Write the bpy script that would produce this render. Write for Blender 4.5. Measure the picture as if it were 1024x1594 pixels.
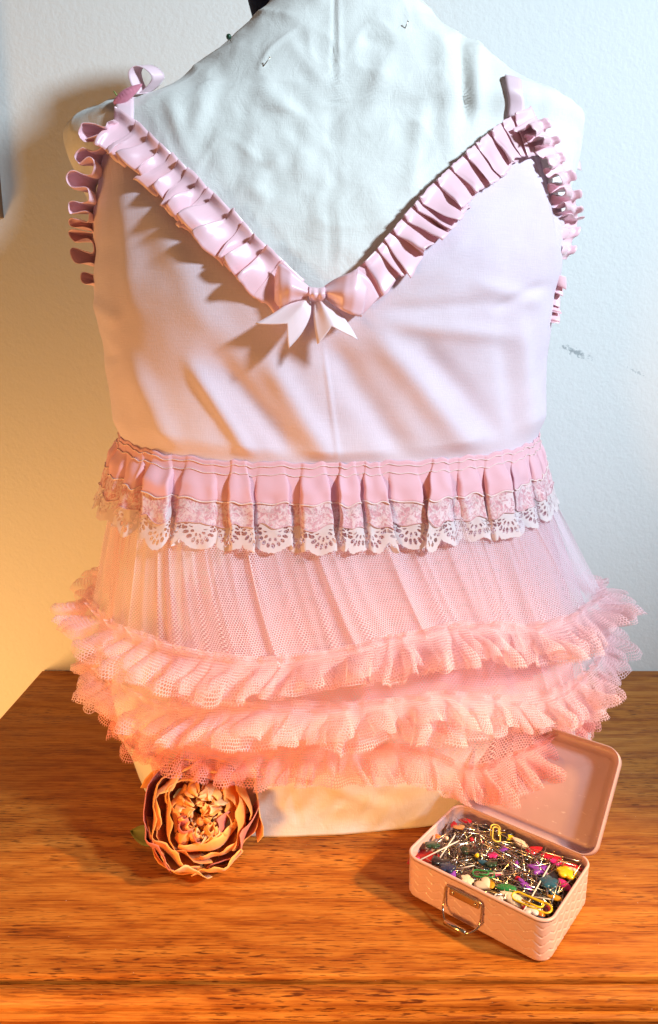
import bpy, math, random
import numpy as np
from mathutils import Vector, Matrix

random.seed(7)
RNG = np.random.default_rng(11)
for o in list(bpy.data.objects):
    bpy.data.objects.remove(o)
SC = bpy.context.scene
COL = SC.collection
R = math.radians

# ------------------------------------------------------------------ camera
FPX, CX, CY = 1151.0, 512.0, 797.0          # focal length and centre in photograph pixels
PITCH = R(12.7)
CAM_Z = 0.43                                # height above the table top
cam = bpy.data.cameras.new('camera')
cam.sensor_fit = 'VERTICAL'
cam.sensor_height = 36.0
cam.lens = 36.0 * FPX / 1594.0
cam.clip_start = 0.01
cam.clip_end = 50
camo = bpy.data.objects.new('camera', cam)
COL.objects.link(camo)
camo.location = (0, 0, CAM_Z)
camo.rotation_euler = (R(90) - PITCH, 0, 0)
SC.camera = camo

# ------------------------------------------------------------------ light
world = bpy.data.worlds.new('World')
SC.world = world
world.use_nodes = True
bg = world.node_tree.nodes['Background']
bg.inputs[0].default_value = (1.0, 0.66, 0.46, 1)
bg.inputs[1].default_value = 0.125


def area(name, loc, target, size, power, color, size_y=None):
    l = bpy.data.lights.new(name, 'AREA')
    l.shape = 'RECTANGLE' if size_y else 'DISK'
    l.size = size
    if size_y:
        l.size_y = size_y
    l.energy = power
    l.color = color
    ob = bpy.data.objects.new(name, l)
    COL.objects.link(ob)
    ob.location = loc
    d = Vector(target) - Vector(loc)
    ob.rotation_euler = d.to_track_quat('-Z', 'Y').to_euler()
    return ob


# cool key upper right, warm lamps right and low left, added warm front fill
def spot(name, loc, target, power, color, radius, angle, blend):
    l = bpy.data.lights.new(name, 'SPOT')
    l.energy = power
    l.color = color
    l.shadow_soft_size = radius
    l.spot_size = R(angle)
    l.spot_blend = blend
    ob = bpy.data.objects.new(name, l)
    COL.objects.link(ob)
    ob.location = loc
    ob.rotation_euler = (Vector(target) - Vector(loc)).to_track_quat('-Z', 'Y').to_euler()
    return ob


spot('key_lamp', (1.55, -0.50, 1.35), (0.13, 0.74, 0.61), 286, (0.70, 0.88, 1.0), 0.11, 50, 1.0)
spot('table_lamp', (0.98, 0.22, 0.80), (0.0, 0.30, -0.10), 108, (1.0, 0.55, 0.16), 0.035, 42, 0.8)
area('room_lamp', (-0.80, 0.40, -0.14), (-0.38, 0.93, 0.15), 0.32, 6.2, (1.0, 0.50, 0.14))
area('front_fill', (-0.50, -0.25, 0.16), (-0.05, 0.55, -0.05), 0.22, 1.5, (1.0, 0.44, 0.11)).data.spread = R(70)  # unseen fill added to warm the tin front, form base and flower

SC.view_settings.view_transform = 'Standard'
SC.view_settings.look = 'None'
SC.view_settings.gamma = 1
SC.view_settings.exposure = 0.0
SC.view_settings.use_curve_mapping = False
SC.render.engine = 'CYCLES'
SC.cycles.use_denoising = True
SC.cycles.max_bounces = 8
SC.cycles.transparent_max_bounces = 40

# ------------------------------------------------------------------ helpers: pixels and points
CP, SP = math.cos(PITCH), math.sin(PITCH)


def rays(px, py):
    u = (np.asarray(px, float) - CX) / FPX
    v = (np.asarray(py, float) - CY) / FPX
    return np.stack([u, CP - v * SP, -SP - v * CP], -1)


def at_depth(px, py, Y):
    d = rays(px, py)
    t = Y / d[..., 1]
    return d * t[..., None] + np.array([0, 0, CAM_Z])


def at_height(px, py, z):
    d = rays(px, py)
    t = (z - CAM_Z) / d[..., 2]
    return d * t[..., None] + np.array([0, 0, CAM_Z])


def proj(P):
    P = np.asarray(P, float)
    x, y, z = P[..., 0], P[..., 1], P[..., 2] - CAM_Z
    zc = y * CP - z * SP
    dn = -z * CP - y * SP
    return CX + FPX * x / zc, CY + FPX * dn / zc


# ------------------------------------------------------------------ helpers: noise
_perm = np.random.default_rng(3).permutation(512)
_grad = np.random.default_rng(4).normal(size=(512, 3))
_grad /= np.linalg.norm(_grad, axis=1)[:, None]


def pn(P, scale=1.0, seed=0):
    P = np.asarray(P, float) * scale + seed * 17.31
    i = np.floor(P).astype(int)
    f = P - i
    w = f * f * f * (f * (f * 6 - 15) + 10)
    out = 0
    for dx in (0, 1):
        for dy in (0, 1):
            for dz in (0, 1):
                h = _perm[(_perm[(_perm[(i[..., 0] + dx) % 512] + i[..., 1] + dy) % 512] + i[..., 2] + dz) % 512]
                g = _grad[h]
                dd = (g[..., 0] * (f[..., 0] - dx) + g[..., 1] * (f[..., 1] - dy) + g[..., 2] * (f[..., 2] - dz))
                wx = w[..., 0] if dx else 1 - w[..., 0]
                wy = w[..., 1] if dy else 1 - w[..., 1]
                wz = w[..., 2] if dz else 1 - w[..., 2]
                out = out + dd * wx * wy * wz
    return out


def smooth(a, b, x):
    t = np.clip((x - a) / (b - a), 0, 1)
    return t * t * (3 - 2 * t)


def catmull(pts, n):
    p = np.asarray(pts, float)
    d = np.concatenate([[0], np.cumsum(np.linalg.norm(np.diff(p, axis=0), axis=1) ** 0.5)])
    q = np.vstack([2 * p[0] - p[1], p, 2 * p[-1] - p[-2]])
    t = np.linspace(0, d[-1], n)
    k = np.clip(np.searchsorted(d, t, side='right') - 1, 0, len(p) - 2)
    u = ((t - d[k]) / (d[k + 1] - d[k]))[:, None]
    a, b, c, e = q[k], q[k + 1], q[k + 2], q[k + 3]
    r = 0.5 * (2 * b + (c - a) * u + (2 * a - 5 * b + 4 * c - e) * u ** 2 + (3 * b - a - 3 * c + e) * u ** 3)
    s = np.concatenate([[0], np.cumsum(np.linalg.norm(np.diff(r, axis=0), axis=1))])
    tt = np.linspace(0, s[-1], n)
    return np.stack([np.interp(tt, s, r[:, j]) for j in range(r.shape[1])], -1)


def unit(v):
    return v / np.maximum(np.linalg.norm(v, axis=-1, keepdims=True), 1e-9)


# ------------------------------------------------------------------ helpers: meshes and objects
def raw_mesh(name, V, F, uv=None, smooth_shade=True):
    me = bpy.data.meshes.new(name)
    me.from_pydata(np.asarray(V, float).reshape(-1, 3).tolist(), [], F if isinstance(F, list) else F.tolist())
    if uv is not None:
        lay = me.uv_layers.new(name='UVMap')
        idx = np.empty(len(me.loops), dtype=np.int32)
        me.loops.foreach_get('vertex_index', idx)
        lay.data.foreach_set('uv', np.asarray(uv, float).reshape(-1, 2)[idx].ravel())
    if smooth_shade:
        me.shade_smooth()
    me.update()
    return me


def grid_faces(n, m, wrap=False, keep=None):
    i, j = np.meshgrid(np.arange(n - 1), np.arange(m if wrap else m - 1), indexing='ij')
    j2 = (j + 1) % m
    F = np.stack([i * m + j, i * m + j2, (i + 1) * m + j2, (i + 1) * m + j], -1)
    if keep is not None:
        F = F[keep[:, :F.shape[1]]]
    return F.reshape(-1, 4)


def grid(name, P, uv=None, wrap=False, keep=None):
    n, m = P.shape[:2]
    return raw_mesh(name, P, grid_faces(n, m, wrap, keep), uv)


def grid_normals(P, wrap=False):
    if wrap:
        dj = np.roll(P, -1, 1) - np.roll(P, 1, 1)
    else:
        dj = np.gradient(P, axis=1)
    di = np.gradient(P, axis=0)
    return unit(np.cross(di, dj))


def join(meshes):
    V, F, o = [], [], 0
    for v, f in meshes:
        v = np.asarray(v, float).reshape(-1, 3)
        V.append(v)
        F += [[int(a) + o for a in q] for q in f]
        o += len(v)
    return np.vstack(V), F


def tube(path, r, sides=8, closed=False, cap=True):
    p = np.asarray(path, float)
    n = len(p)
    if closed:
        T = unit(np.roll(p, -1, 0) - np.roll(p, 1, 0))
    else:
        T = unit(np.gradient(p, axis=0))
    r = np.broadcast_to(np.asarray(r, float), (n,))
    up = np.array([0, 0, 1.0]) if abs(T[0, 2]) < 0.9 else np.array([1.0, 0, 0])
    V = []
    nrm = unit(up - T[0] * (up @ T[0]))
    for k in range(n):
        nrm = unit(nrm - T[k] * (nrm @ T[k]))
        b = np.cross(T[k], nrm)
        a = np.arange(sides) * 2 * math.pi / sides
        V.append(p[k] + r[k] * (np.cos(a)[:, None] * nrm + np.sin(a)[:, None] * b))
    V = np.array(V).reshape(-1, 3)
    F = []
    for k in range(n if closed else n - 1):
        k2 = (k + 1) % n
        for j in range(sides):
            j2 = (j + 1) % sides
            F.append([k * sides + j, k * sides + j2, k2 * sides + j2, k2 * sides + j])
    if not closed and cap:
        F.append(list(range(sides))[::-1])
        F.append([(n - 1) * sides + j for j in range(sides)])
    return V, F


def ball(c, r, nu=12, nv=8):
    V, F = [], []
    rr = np.broadcast_to(np.asarray(r, float), (3,))
    for i in range(nv + 1):
        a = math.pi * i / nv
        for j in range(nu):
            b = 2 * math.pi * j / nu
            V.append((c[0] + rr[0] * math.sin(a) * math.cos(b), c[1] + rr[1] * math.sin(a) * math.sin(b), c[2] + rr[2] * math.cos(a)))
    for i in range(nv):
        for j in range(nu):
            j2 = (j + 1) % nu
            F.append([i * nu + j, (i + 1) * nu + j, (i + 1) * nu + j2, i * nu + j2])
    return np.array(V), F


def slab(pts, h, bev=0.15):
    """outline in x,y extruded to thickness h with rounded edges"""
    p = np.asarray(pts, float)
    c = p.mean(0)
    n = len(p)
    V, F = [], []
    for z, s in ((0, 1 - bev), (h * .25, 1), (h * .75, 1), (h, 1 - bev)):
        q = c + (p - c) * s
        V.append(np.c_[q, np.full(n, z)])
    V = np.vstack(V)
    for k in range(3):
        for j in range(n):
            j2 = (j + 1) % n
            F.append([k * n + j, k * n + j2, (k + 1) * n + j2, (k + 1) * n + j])
    V = np.vstack([V, [[c[0], c[1], 0], [c[0], c[1], h]]])
    for j in range(n):
        j2 = (j + 1) % n
        F.append([4 * n, j2, j])
        F.append([4 * n + 1, 3 * n + j, 3 * n + j2])
    return V, F


def box(x0, x1, y0, y1, z0, z1):
    V = [(x, y, z) for z in (z0, z1) for y in (y0, y1) for x in (x0, x1)]
    F = [[0, 2, 3, 1], [4, 5, 7, 6], [0, 1, 5, 4], [2, 6, 7, 3], [0, 4, 6, 2], [1, 3, 7, 5]]
    return np.array(V, float), F


def tag(o, label=None, cat=None, group=None, kind=None):
    for k, v in (('label', label), ('category', cat), ('group', group), ('kind', kind)):
        if v:
            o[k] = v
    return o


def thing(name, loc, label, cat, group=None, rot=(0, 0, 0)):
    o = bpy.data.objects.new(name, None)
    o.empty_display_size = 0.02
    COL.objects.link(o)
    o.location = loc
    o.rotation_euler = rot
    return tag(o, label, cat, group)


def obj(name, me, mat, parent=None, world_coords=False, solid=0, loc=None, rot=None):
    """world_coords: the vertices are scene positions; move them into the parent's frame"""
    o = bpy.data.objects.new(name, me)
    COL.objects.link(o)
    if mat is not None and not me.materials:
        me.materials.append(mat)
    if parent is not None:
        o.parent = parent
        if world_coords:
            root = parent
            off = Vector((0, 0, 0))
            while root is not None:
                off += root.location
                root = root.parent
            me.transform(Matrix.Translation(-off))
    if solid:
        m = o.modifiers.new('thickness', 'SOLIDIFY')
        m.thickness = solid
        m.offset = 0
    if loc is not None:
        o.location = loc
    if rot is not None:
        o.rotation_euler = rot
    return o


# ------------------------------------------------------------------ helpers: materials
class NT:
    def __init__(self, name):
        self.m = bpy.data.materials.new(name)
        self.m.use_nodes = True
        self.t = self.m.node_tree
        self.n = self.t.nodes
        self.b = self.n['Principled BSDF']
        self.out = self.n['Material Output']

    def link(self, a, b):
        self.t.links.new(a, b)

    def new(self, typ, **kw):
        n = self.n.new(typ)
        for k, v in kw.items():
            setattr(n, k, v)
        return n

    def put(self, sock, val):
        if isinstance(val, bpy.types.NodeSocket):
            self.link(val, sock)
        else:
            sock.default_value = val

    def math(self, op, a, b=0.0, c=None):
        n = self.new('ShaderNodeMath', operation=op)
        self.put(n.inputs[0], a)
        self.put(n.inputs[1], b)
        if c is not None:
            self.put(n.inputs[2], c)
        return n.outputs[0]

    def vmath(self, op, a, b=None):
        n = self.new('ShaderNodeVectorMath', operation=op)
        self.put(n.inputs[0], a)
        if b is not None:
            self.put(n.inputs[1], b)
        return n.outputs['Value' if op in ('DOT_PRODUCT', 'LENGTH') else 'Vector']

    def coord(self, which='Object'):
        return self.new('ShaderNodeTexCoord').outputs[which]

    def mapping(self, vec, scale=(1, 1, 1), loc=(0, 0, 0), rot=(0, 0, 0)):
        n = self.new('ShaderNodeMapping')
        self.link(vec, n.inputs[0])
        n.inputs['Location'].default_value = loc
        n.inputs['Rotation'].default_value = rot
        n.inputs['Scale'].default_value = scale
        return n.outputs[0]

    def noise(self, vec, scale, detail=3, rough=0.5, dist=0.0):
        n = self.new('ShaderNodeTexNoise')
        self.link(vec, n.inputs['Vector'])
        n.inputs['Scale'].default_value = scale
        n.inputs['Detail'].default_value = detail
        n.inputs['Roughness'].default_value = rough
        n.inputs['Distortion'].default_value = dist
        return n.outputs['Fac']

    def ramp(self, fac, stops, interp='LINEAR'):
        n = self.new('ShaderNodeValToRGB')
        n.color_ramp.interpolation = interp
        e = n.color_ramp.elements
        while len(e) < len(stops):
            e.new(0.5)
        for q, (p, c) in zip(e, stops):
            q.position = p
            q.color = (c if len(c) == 4 else (*c, 1)) if hasattr(c, '__len__') else (c, c, c, 1)
        self.link(fac, n.inputs[0])
        return n.outputs[0]

    def mix(self, fac, a, b, blend='MIX'):
        n = self.new('ShaderNodeMix', data_type='RGBA', blend_type=blend)
        self.put(n.inputs[0], fac)
        self.put(n.inputs[6], a if isinstance(a, bpy.types.NodeSocket) else (*a, 1))
        self.put(n.inputs[7], b if isinstance(b, bpy.types.NodeSocket) else (*b, 1))
        return n.outputs[2]

    def bump(self, h, strength, dist, prev=None):
        n = self.new('ShaderNodeBump')
        n.inputs['Strength'].default_value = strength
        n.inputs['Distance'].default_value = dist
        self.link(h, n.inputs['Height'])
        if prev is not None:
            self.link(prev, n.inputs['Normal'])
        return n.outputs[0]

    def base(self, c):
        self.put(self.b.inputs['Base Color'], c if isinstance(c, bpy.types.NodeSocket) else (*c, 1))

    def set(self, **kw):
        for k, v in kw.items():
            self.put(self.b.inputs[k.replace('_', ' ')], v)


def plain(name, col, rough=0.45, metal=0.0, var=0.12, scale=300, bump=0.0, coat=0.0):
    k = NT(name)
    nz = k.noise(k.coord(), scale, 3)
    c2 = tuple(max(0, x * (1 - var * 2)) for x in col)
    k.base(k.mix(nz, c2, tuple(min(1, x * (1 + var)) for x in col)))
    k.set(Roughness=rough, Metallic=metal, Coat_Weight=coat)
    if bump:
        k.link(k.bump(nz, bump, 0.0006), k.b.inputs['Normal'])
    return k.m


def cotton(name, col, col2, weave=1600, wrinkle=0.0, sheen=0.15):
    k = NT(name)
    v = k.coord()
    big = k.noise(v, 14, 4, 0.6)
    fine = k.noise(v, 900, 2, 0.6)
    c = k.mix(k.ramp(big, [(0.35, 0.0), (0.7, 1.0)]), col, col2)
    slub = k.noise(k.mapping(v, (1500, 1500, 90)), 1, 2)
    slub2 = k.noise(k.mapping(v, (90, 90, 1500)), 1, 2)
    thr = k.math('ADD', slub, slub2)
    c = k.mix(k.math('MULTIPLY', k.math('SUBTRACT', thr, 0.75), 0.35), c, tuple(x * 0.72 for x in col))
    k.base(c)
    h = k.math('ADD', k.math('MULTIPLY', thr, 0.7), k.math('MULTIPLY', fine, 0.5))
    nrm = k.bump(h, 0.35, 0.0006)
    if wrinkle:
        w = k.noise(k.mapping(v, (1, 1, 0.8)), 55, 4, 0.55, 0.8)
        nrm = k.bump(w, wrinkle, 0.004, nrm)
    k.link(nrm, k.b.inputs['Normal'])
    k.set(Roughness=0.85, Sheen_Weight=sheen)
    k.b.inputs['Specular IOR Level'].default_value = 0.2
    return k.m


def satin(name, col, rough=0.3):
    k = NT(name)
    uv = k.coord('UV')
    t = k.noise(k.mapping(uv, (2500, 60, 1)), 1, 2)
    k.base(k.mix(t, tuple(x * 0.9 for x in col), col))
    k.set(Roughness=rough, Sheen_Weight=0.3, Anisotropic=0.6)
    k.b.inputs['Specular IOR Level'].default_value = 0.5
    k.link(k.bump(t, 0.12, 0.0003), k.b.inputs['Normal'])
    return k.m


def cloth_alpha(k, col, mask, trans=0.45):
    """thin cloth: diffuse + translucent threads where mask is 1, open air where it is 0"""
    d = k.new('ShaderNodeBsdfDiffuse')
    tr = k.new('ShaderNodeBsdfTranslucent')
    tp = k.new('ShaderNodeBsdfTransparent')
    for n in (d, tr):
        k.put(n.inputs[0], col if isinstance(col, bpy.types.NodeSocket) else (*col, 1))
    m1 = k.new('ShaderNodeMixShader')
    m1.inputs[0].default_value = trans
    k.link(d.outputs[0], m1.inputs[1])
    k.link(tr.outputs[0], m1.inputs[2])
    m2 = k.new('ShaderNodeMixShader')
    k.put(m2.inputs[0], mask)
    k.link(tp.outputs[0], m2.inputs[1])
    k.link(m1.outputs[0], m2.inputs[2])
    k.n.remove(k.b)
    k.link(m2.outputs[0], k.out.inputs[0])
    return k.m


def tulle(name, col, pitch=0.0026, thread=0.30, haze=0.12):
    """hexagonal bobbinet netting, one cell per pitch metres of UV"""
    k = NT(name)
    p = k.mapping(k.coord('UV'), (1 / pitch, 1 / pitch, 1))
    r = (1.0, 1.7320508, 1.0)
    h = (0.5, 0.8660254, 0.0)

    def wrapped(v):
        fr = k.vmath('SUBTRACT', k.vmath('MODULO', k.vmath('ADD', v, (500.0, 866.02540, 0)), r), h)
        return k.vmath('MULTIPLY', fr, (1, 1, 0))
    a = wrapped(p)
    b = wrapped(k.vmath('SUBTRACT', p, h))
    la = k.vmath('LENGTH', a)
    lb = k.vmath('LENGTH', b)
    sel = k.math('LESS_THAN', la, lb)
    mx = k.new('ShaderNodeMix', data_type='VECTOR')
    k.link(sel, mx.inputs[0])
    k.link(b, mx.inputs[4])
    k.link(a, mx.inputs[5])
    g = k.vmath('ABSOLUTE', mx.outputs[1])
    d1 = k.vmath('DOT_PRODUCT', g, (0.5, 0.8660254, 0))
    sep = k.new('ShaderNodeSeparateXYZ')
    k.link(g, sep.inputs[0])
    hd = k.math('MAXIMUM', d1, sep.outputs[0])          # 0 centre .. 0.5 edge
    mask = k.ramp(hd, [(0.5 - thread / 2 - 0.03, haze), (0.5 - thread / 2 + 0.03, 0.95)])
    return cloth_alpha(k, col, mask, 0.4)


# ------------------------------------------------------------------ materials
def wood_material():
    k = NT('oak_veneer')
    v = k.coord()
    fig = k.noise(k.mapping(v, (2.6, 30, 30)), 1, 3, 0.55, 0.9)
    cath = k.new('ShaderNodeTexWave', wave_type='BANDS', bands_direction='Y')
    k.link(k.mapping(v, (0.9, 1.0, 1.0), rot=(0, 0, 0.06)), cath.inputs[0])
    cath.inputs['Scale'].default_value = 13
    cath.inputs['Distortion'].default_value = 14
    cath.inputs['Detail'].default_value = 4
    cath.inputs['Detail Scale'].default_value = 0.6
    fib = k.noise(k.mapping(v, (26, 640, 640)), 1, 4, 0.7)
    fib3 = k.noise(k.mapping(v, (5, 150, 150), (7, 2, 0)), 1, 3, 0.6)
    fib2 = k.noise(k.mapping(v, (70, 820, 820), (3, 1, 0)), 1, 2, 0.5)
    t = k.math('ADD', k.math('MULTIPLY', cath.outputs['Fac'], 0.07), k.math('MULTIPLY', fib, 0.52))
    t = k.math('ADD', t, k.math('MULTIPLY', fig, 0.22))
    t = k.math('ADD', t, k.math('MULTIPLY', fib3, 0.30))
    c = k.ramp(t, [(0.38, (0.15, 0.030, 0.003)), (0.49, (0.32, 0.090, 0.011)), (0.58, (0.45, 0.160, 0.023)), (0.74, (0.58, 0.255, 0.05))])
    pores = k.ramp(fib2, [(0.37, 1.0), (0.44, 0.0)])
    pm = k.math('MULTIPLY', pores, k.ramp(k.noise(k.mapping(v, (4, 22, 22)), 1, 2), [(0.38, 0.15), (0.62, 0.9)]))
    c = k.mix(pm, c, (0.085, 0.016, 0.003))
    specks = k.ramp(k.noise(v, 420, 1), [(0.80, 0.0), (0.82, 1.0)])
    c = k.mix(k.math('MULTIPLY', specks, 0.6), c, (0.55, 0.45, 0.35))
    k.base(c)
    rg = k.ramp(k.noise(k.mapping(v, (6, 40, 40)), 1, 4), [(0.3, 0.36), (0.7, 0.55)])
    k.set(Roughness=rg)
    k.b.inputs['Specular IOR Level'].default_value = 0.2
    h = k.math('SUBTRACT', k.math('MULTIPLY', fib, 0.4), k.math('MULTIPLY', pm, 0.9))
    k.link(k.bump(h, 0.35, 0.0005), k.b.inputs['Normal'])
    return k.m


def wall_material():
    k = NT('painted_plaster')
    v = k.coord()
    big = k.noise(v, 2.5, 3)
    c = k.mix(big, (0.70, 0.715, 0.71), (0.76, 0.77, 0.765))

    def smear(cx, cz, lx, lz, ang, thr, amt, prev):
        w = k.mapping(v, (1, 1, 1), (-cx, 0, -cz))
        w = k.mapping(w, (1, 1, 1), (0, 0, 0), (0, ang, 0))
        w = k.mapping(w, (1 / lx, 0, 1 / lz))
        fall = k.math('SUBTRACT', 1.0, k.vmath('LENGTH', w))
        sp = k.noise(v, 330, 3, 0.7)
        mk = k.ramp(k.math('ADD', k.math('MULTIPLY', fall, 0.55), sp), [(thr, 0.0), (thr + 0.16, amt)])
        mk = k.math('MULTIPLY', mk, k.math('GREATER_THAN', fall, 0.0))
        return k.mix(mk, prev, (0.23, 0.27, 0.29))
    s1 = at_depth(897, 548, 0.93)
    s2 = at_depth(990, 578, 0.93)
    s3 = at_depth(900, 460, 0.93)
    s4 = at_depth(80, 432, 0.93)
    c = smear(s1[0], s1[2], 0.042, 0.0085, R(-22), 0.80, 0.75, c)
    c = smear(s2[0], s2[2], 0.05, 0.007, R(-22), 0.95, 0.4, c)
    c = smear(s3[0], s3[2], 0.05, 0.006, R(-8), 1.0, 0.3, c)
    c = smear(s4[0], s4[2], 0.06, 0.015, R(-12), 1.06, 0.4, c)
    k.base(c)
    a = k.noise(v, 260, 3, 0.55)
    b = k.noise(v, 90, 3, 0.5)
    nrm = k.bump(k.math('ADD', a, b), 0.32, 0.0014)
    k.link(nrm, k.b.inputs['Normal'])
    k.set(Roughness=0.7)
    k.b.inputs['Specular IOR Level'].default_value = 0.25
    return k.m


def lace_material():
    k = NT('pink_floral_lace')
    uv = k.coord('UV')
    v1 = k.new('ShaderNodeTexVoronoi', feature='DISTANCE_TO_EDGE')
    k.link(k.mapping(uv, (1, 1, 1)), v1.inputs['Vector'])
    v1.inputs['Scale'].default_value = 260
    n1 = k.noise(uv, 210, 3, 0.6, 1.5)
    n2 = k.noise(uv, 70, 2, 0.5, 1.0)
    fl = k.ramp(n2, [(0.44, 0.0), (0.52, 1.0)])
    line = k.ramp(v1.outputs[0], [(0.03, 1.0), (0.12, 0.80)])
    mask = k.math('MAXIMUM', k.math('MULTIPLY', fl, k.ramp(n1, [(0.30, 0.55), (0.5, 1.0)])), line)
    col = k.mix(k.ramp(n1, [(0.4, 0.0), (0.56, 1.0)]), (0.82, 0.44, 0.50), (0.95, 0.76, 0.79))
    return cloth_alpha(k, col, mask, 0.3)


def eyelet_material(name, col):
    """white cut-work edging: petal holes fanned round each scallop. U counts scallops, V is metres up from the hem"""
    k = NT(name)
    uv = k.coord('UV')
    s = k.new('ShaderNodeSeparateXYZ')
    k.link(uv, s.inputs[0])
    W = 0.027
    x = k.math('MULTIPLY', k.math('SUBTRACT', k.math('FRACT', s.outputs[0]), 0.5), W)
    y = k.math('SUBTRACT', 0.0165, s.outputs[1])      # fan centre above the hem
    rr = k.math('SQRT', k.math('ADD', k.math('MULTIPLY', x, x), k.math('MULTIPLY', y, y)))
    an = k.math('ARCTAN2', x, y)

    def ring(r0, half, step, ph, wid):
        cell = k.math('SUBTRACT', k.math('FRACT', k.math('ADD', k.math('DIVIDE', an, step), ph)), 0.5)
        t = k.math('MULTIPLY', k.math('MULTIPLY', cell, step), rr)
        e = k.math('ADD', k.math('POWER', k.math('DIVIDE', t, wid), 2), k.math('POWER', k.math('DIVIDE', k.math('SUBTRACT', rr, r0), half), 2))
        inside = k.math('LESS_THAN', e, 1.0)
        return k.math('MULTIPLY', inside, k.math('LESS_THAN', k.math('ABSOLUTE', an), 1.55))
    holes = k.math('MAXIMUM', ring(0.0112, 0.0023, 0.34, 0.5, 0.00135), ring(0.0062, 0.0017, 0.62, 0.0, 0.0010))
    # little side flower between scallops
    x2 = k.math('SUBTRACT', k.math('ABSOLUTE', x), W / 2)
    y2 = k.math('SUBTRACT', s.outputs[1], 0.0175)
    r2 = k.math('SQRT', k.math('ADD', k.math('MULTIPLY', x2, x2), k.math('MULTIPLY', y2, y2)))
    a2 = k.math('ARCTAN2', x2, y2)
    c2 = k.math('SUBTRACT', k.math('FRACT', k.math('DIVIDE', a2, 1.0472)), 0.5)
    t2 = k.math('MULTIPLY', k.math('MULTIPLY', c2, 1.0472), r2)
    e2 = k.math('ADD', k.math('POWER', k.math('DIVIDE', t2, 0.0009), 2), k.math('POWER', k.math('DIVIDE', k.math('SUBTRACT', r2, 0.003), 0.0017), 2))
    holes = k.math('MAXIMUM', holes, k.math('LESS_THAN', e2, 1.0))
    mask = k.math('SUBTRACT', 1.0, holes)
    return cloth_alpha(k, col, mask, 0.3)


def petal_material(name, inner, outer, tip):
    k = NT(name)
    uv = k.coord('UV')
    s = k.new('ShaderNodeSeparateXYZ')
    k.link(uv, s.inputs[0])
    vein = k.noise(k.mapping(uv, (26, 1.5, 1)), 1, 3)
    blot = k.noise(k.coord(), 55, 3)
    f = k.math('ADD', s.outputs[1], k.math('MULTIPLY', k.math('SUBTRACT', blot, 0.5), 0.7))
    c = k.ramp(f, [(0.05, inner), (0.5, outer), (0.95, tip)])
    c = k.mix(k.math('MULTIPLY', vein, 0.22), c, tuple(x * 0.6 for x in outer))
    k.base(c)
    k.set(Roughness=0.7, Sheen_Weight=0.2)
    k.b.inputs['Specular IOR Level'].default_value = 0.25
    k.link(k.bump(vein, 0.3, 0.0008), k.b.inputs['Normal'])
    return k.m


M_WOOD = wood_material()
M_WALL = wall_material()
M_COVER = cotton('white_calico', (0.74, 0.735, 0.70), (0.80, 0.795, 0.765), wrinkle=0.25)
M_BODICE = cotton('pale_pink_cotton', (0.73, 0.605, 0.695), (0.77, 0.655, 0.735), sheen=0.25)
M_SATIN = satin('pink_satin', (0.96, 0.62, 0.70), 0.32)
M_SATIN_PALE = satin('pale_pink_satin', (0.95, 0.76, 0.81), 0.42)
M_STRAP = satin('strap_satin', (0.86, 0.63, 0.70), 0.4)
def chiffon_material():
    k = NT('pink_chiffon_ribbon')
    uv = k.coord('UV')
    t = k.noise(k.mapping(uv, (1800, 1800, 1)), 1, 2)
    col = k.mix(t, (0.94, 0.54, 0.63), (0.98, 0.69, 0.75))
    return cloth_alpha(k, col, k.ramp(t, [(0.2, 0.86), (0.6, 1.0)]), 0.3)


M_CHIFFON = chiffon_material()
M_LACE = lace_material()
M_CORD = plain('pale_cord', (0.86, 0.66, 0.64), 0.5)
M_EYELET = eyelet_material('white_cutwork', (0.84, 0.73, 0.74))
M_EYELET_PINK = eyelet_material('pink_cutwork', (0.86, 0.50, 0.50))
M_TULLE_TOP = tulle('pale_pink_tulle', (0.96, 0.86, 0.92), pitch=0.0022, thread=0.27, haze=0.035)
M_TULLE = tulle('pink_tulle', (0.92, 0.64, 0.73), pitch=0.0022, thread=0.20, haze=0.04)
M_TULLE_RUF = tulle('ruffle_tulle', (0.97, 0.71, 0.75), pitch=0.0023, thread=0.235, haze=0.04)
M_TULLE_LOW = tulle('coral_tulle', (0.96, 0.51, 0.50), pitch=0.0023, thread=0.24, haze=0.04)
M_LINING = tulle('dense_tulle_lining', (0.82, 0.50, 0.59), pitch=0.0019, thread=0.40, haze=0.30)
M_NAVY = plain('navy_felt', (0.012, 0.02, 0.055), 0.9)
M_TIN = plain('pink_tin_enamel', (0.72, 0.47, 0.44), 0.42, var=0.05, scale=90, coat=0.15)
M_TIN_IN = plain('pink_tin_lining', (0.70, 0.47, 0.45), 0.34, var=0.06, scale=60)
M_STEEL = plain('steel', (0.62, 0.58, 0.53), 0.24, 1.0, var=0.05)
M_NICKEL = plain('nickel_plate', (0.60, 0.52, 0.43), 0.2, 1.0, var=0.05)
M_BRASSY = plain('brass_pin', (0.66, 0.48, 0.24), 0.28, 1.0, var=0.05)
M_LEAF = plain('green_leaf', (0.16, 0.17, 0.035), 0.6, var=0.3, scale=60, bump=0.3)
M_FRAME = plain('dark_frame_wood', (0.16, 0.07, 0.02), 0.4, var=0.3, scale=40)

# ------------------------------------------------------------------ setting: wall, sideboard
WALL_Y = 0.932
wl = obj('wall', raw_mesh('wall', *box(-1.6, 1.6, WALL_Y, WALL_Y + 0.1, -0.9, 1.9), smooth_shade=False), M_WALL)
tag(wl, kind='structure', label='pale painted plaster wall with scuff marks')

side = thing('wooden_sideboard', (0.1, 0.67, -0.80), 'orange brown wooden sideboard with moulded front edge', 'sideboard')
X0, X1 = -0.388, 0.75


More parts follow.
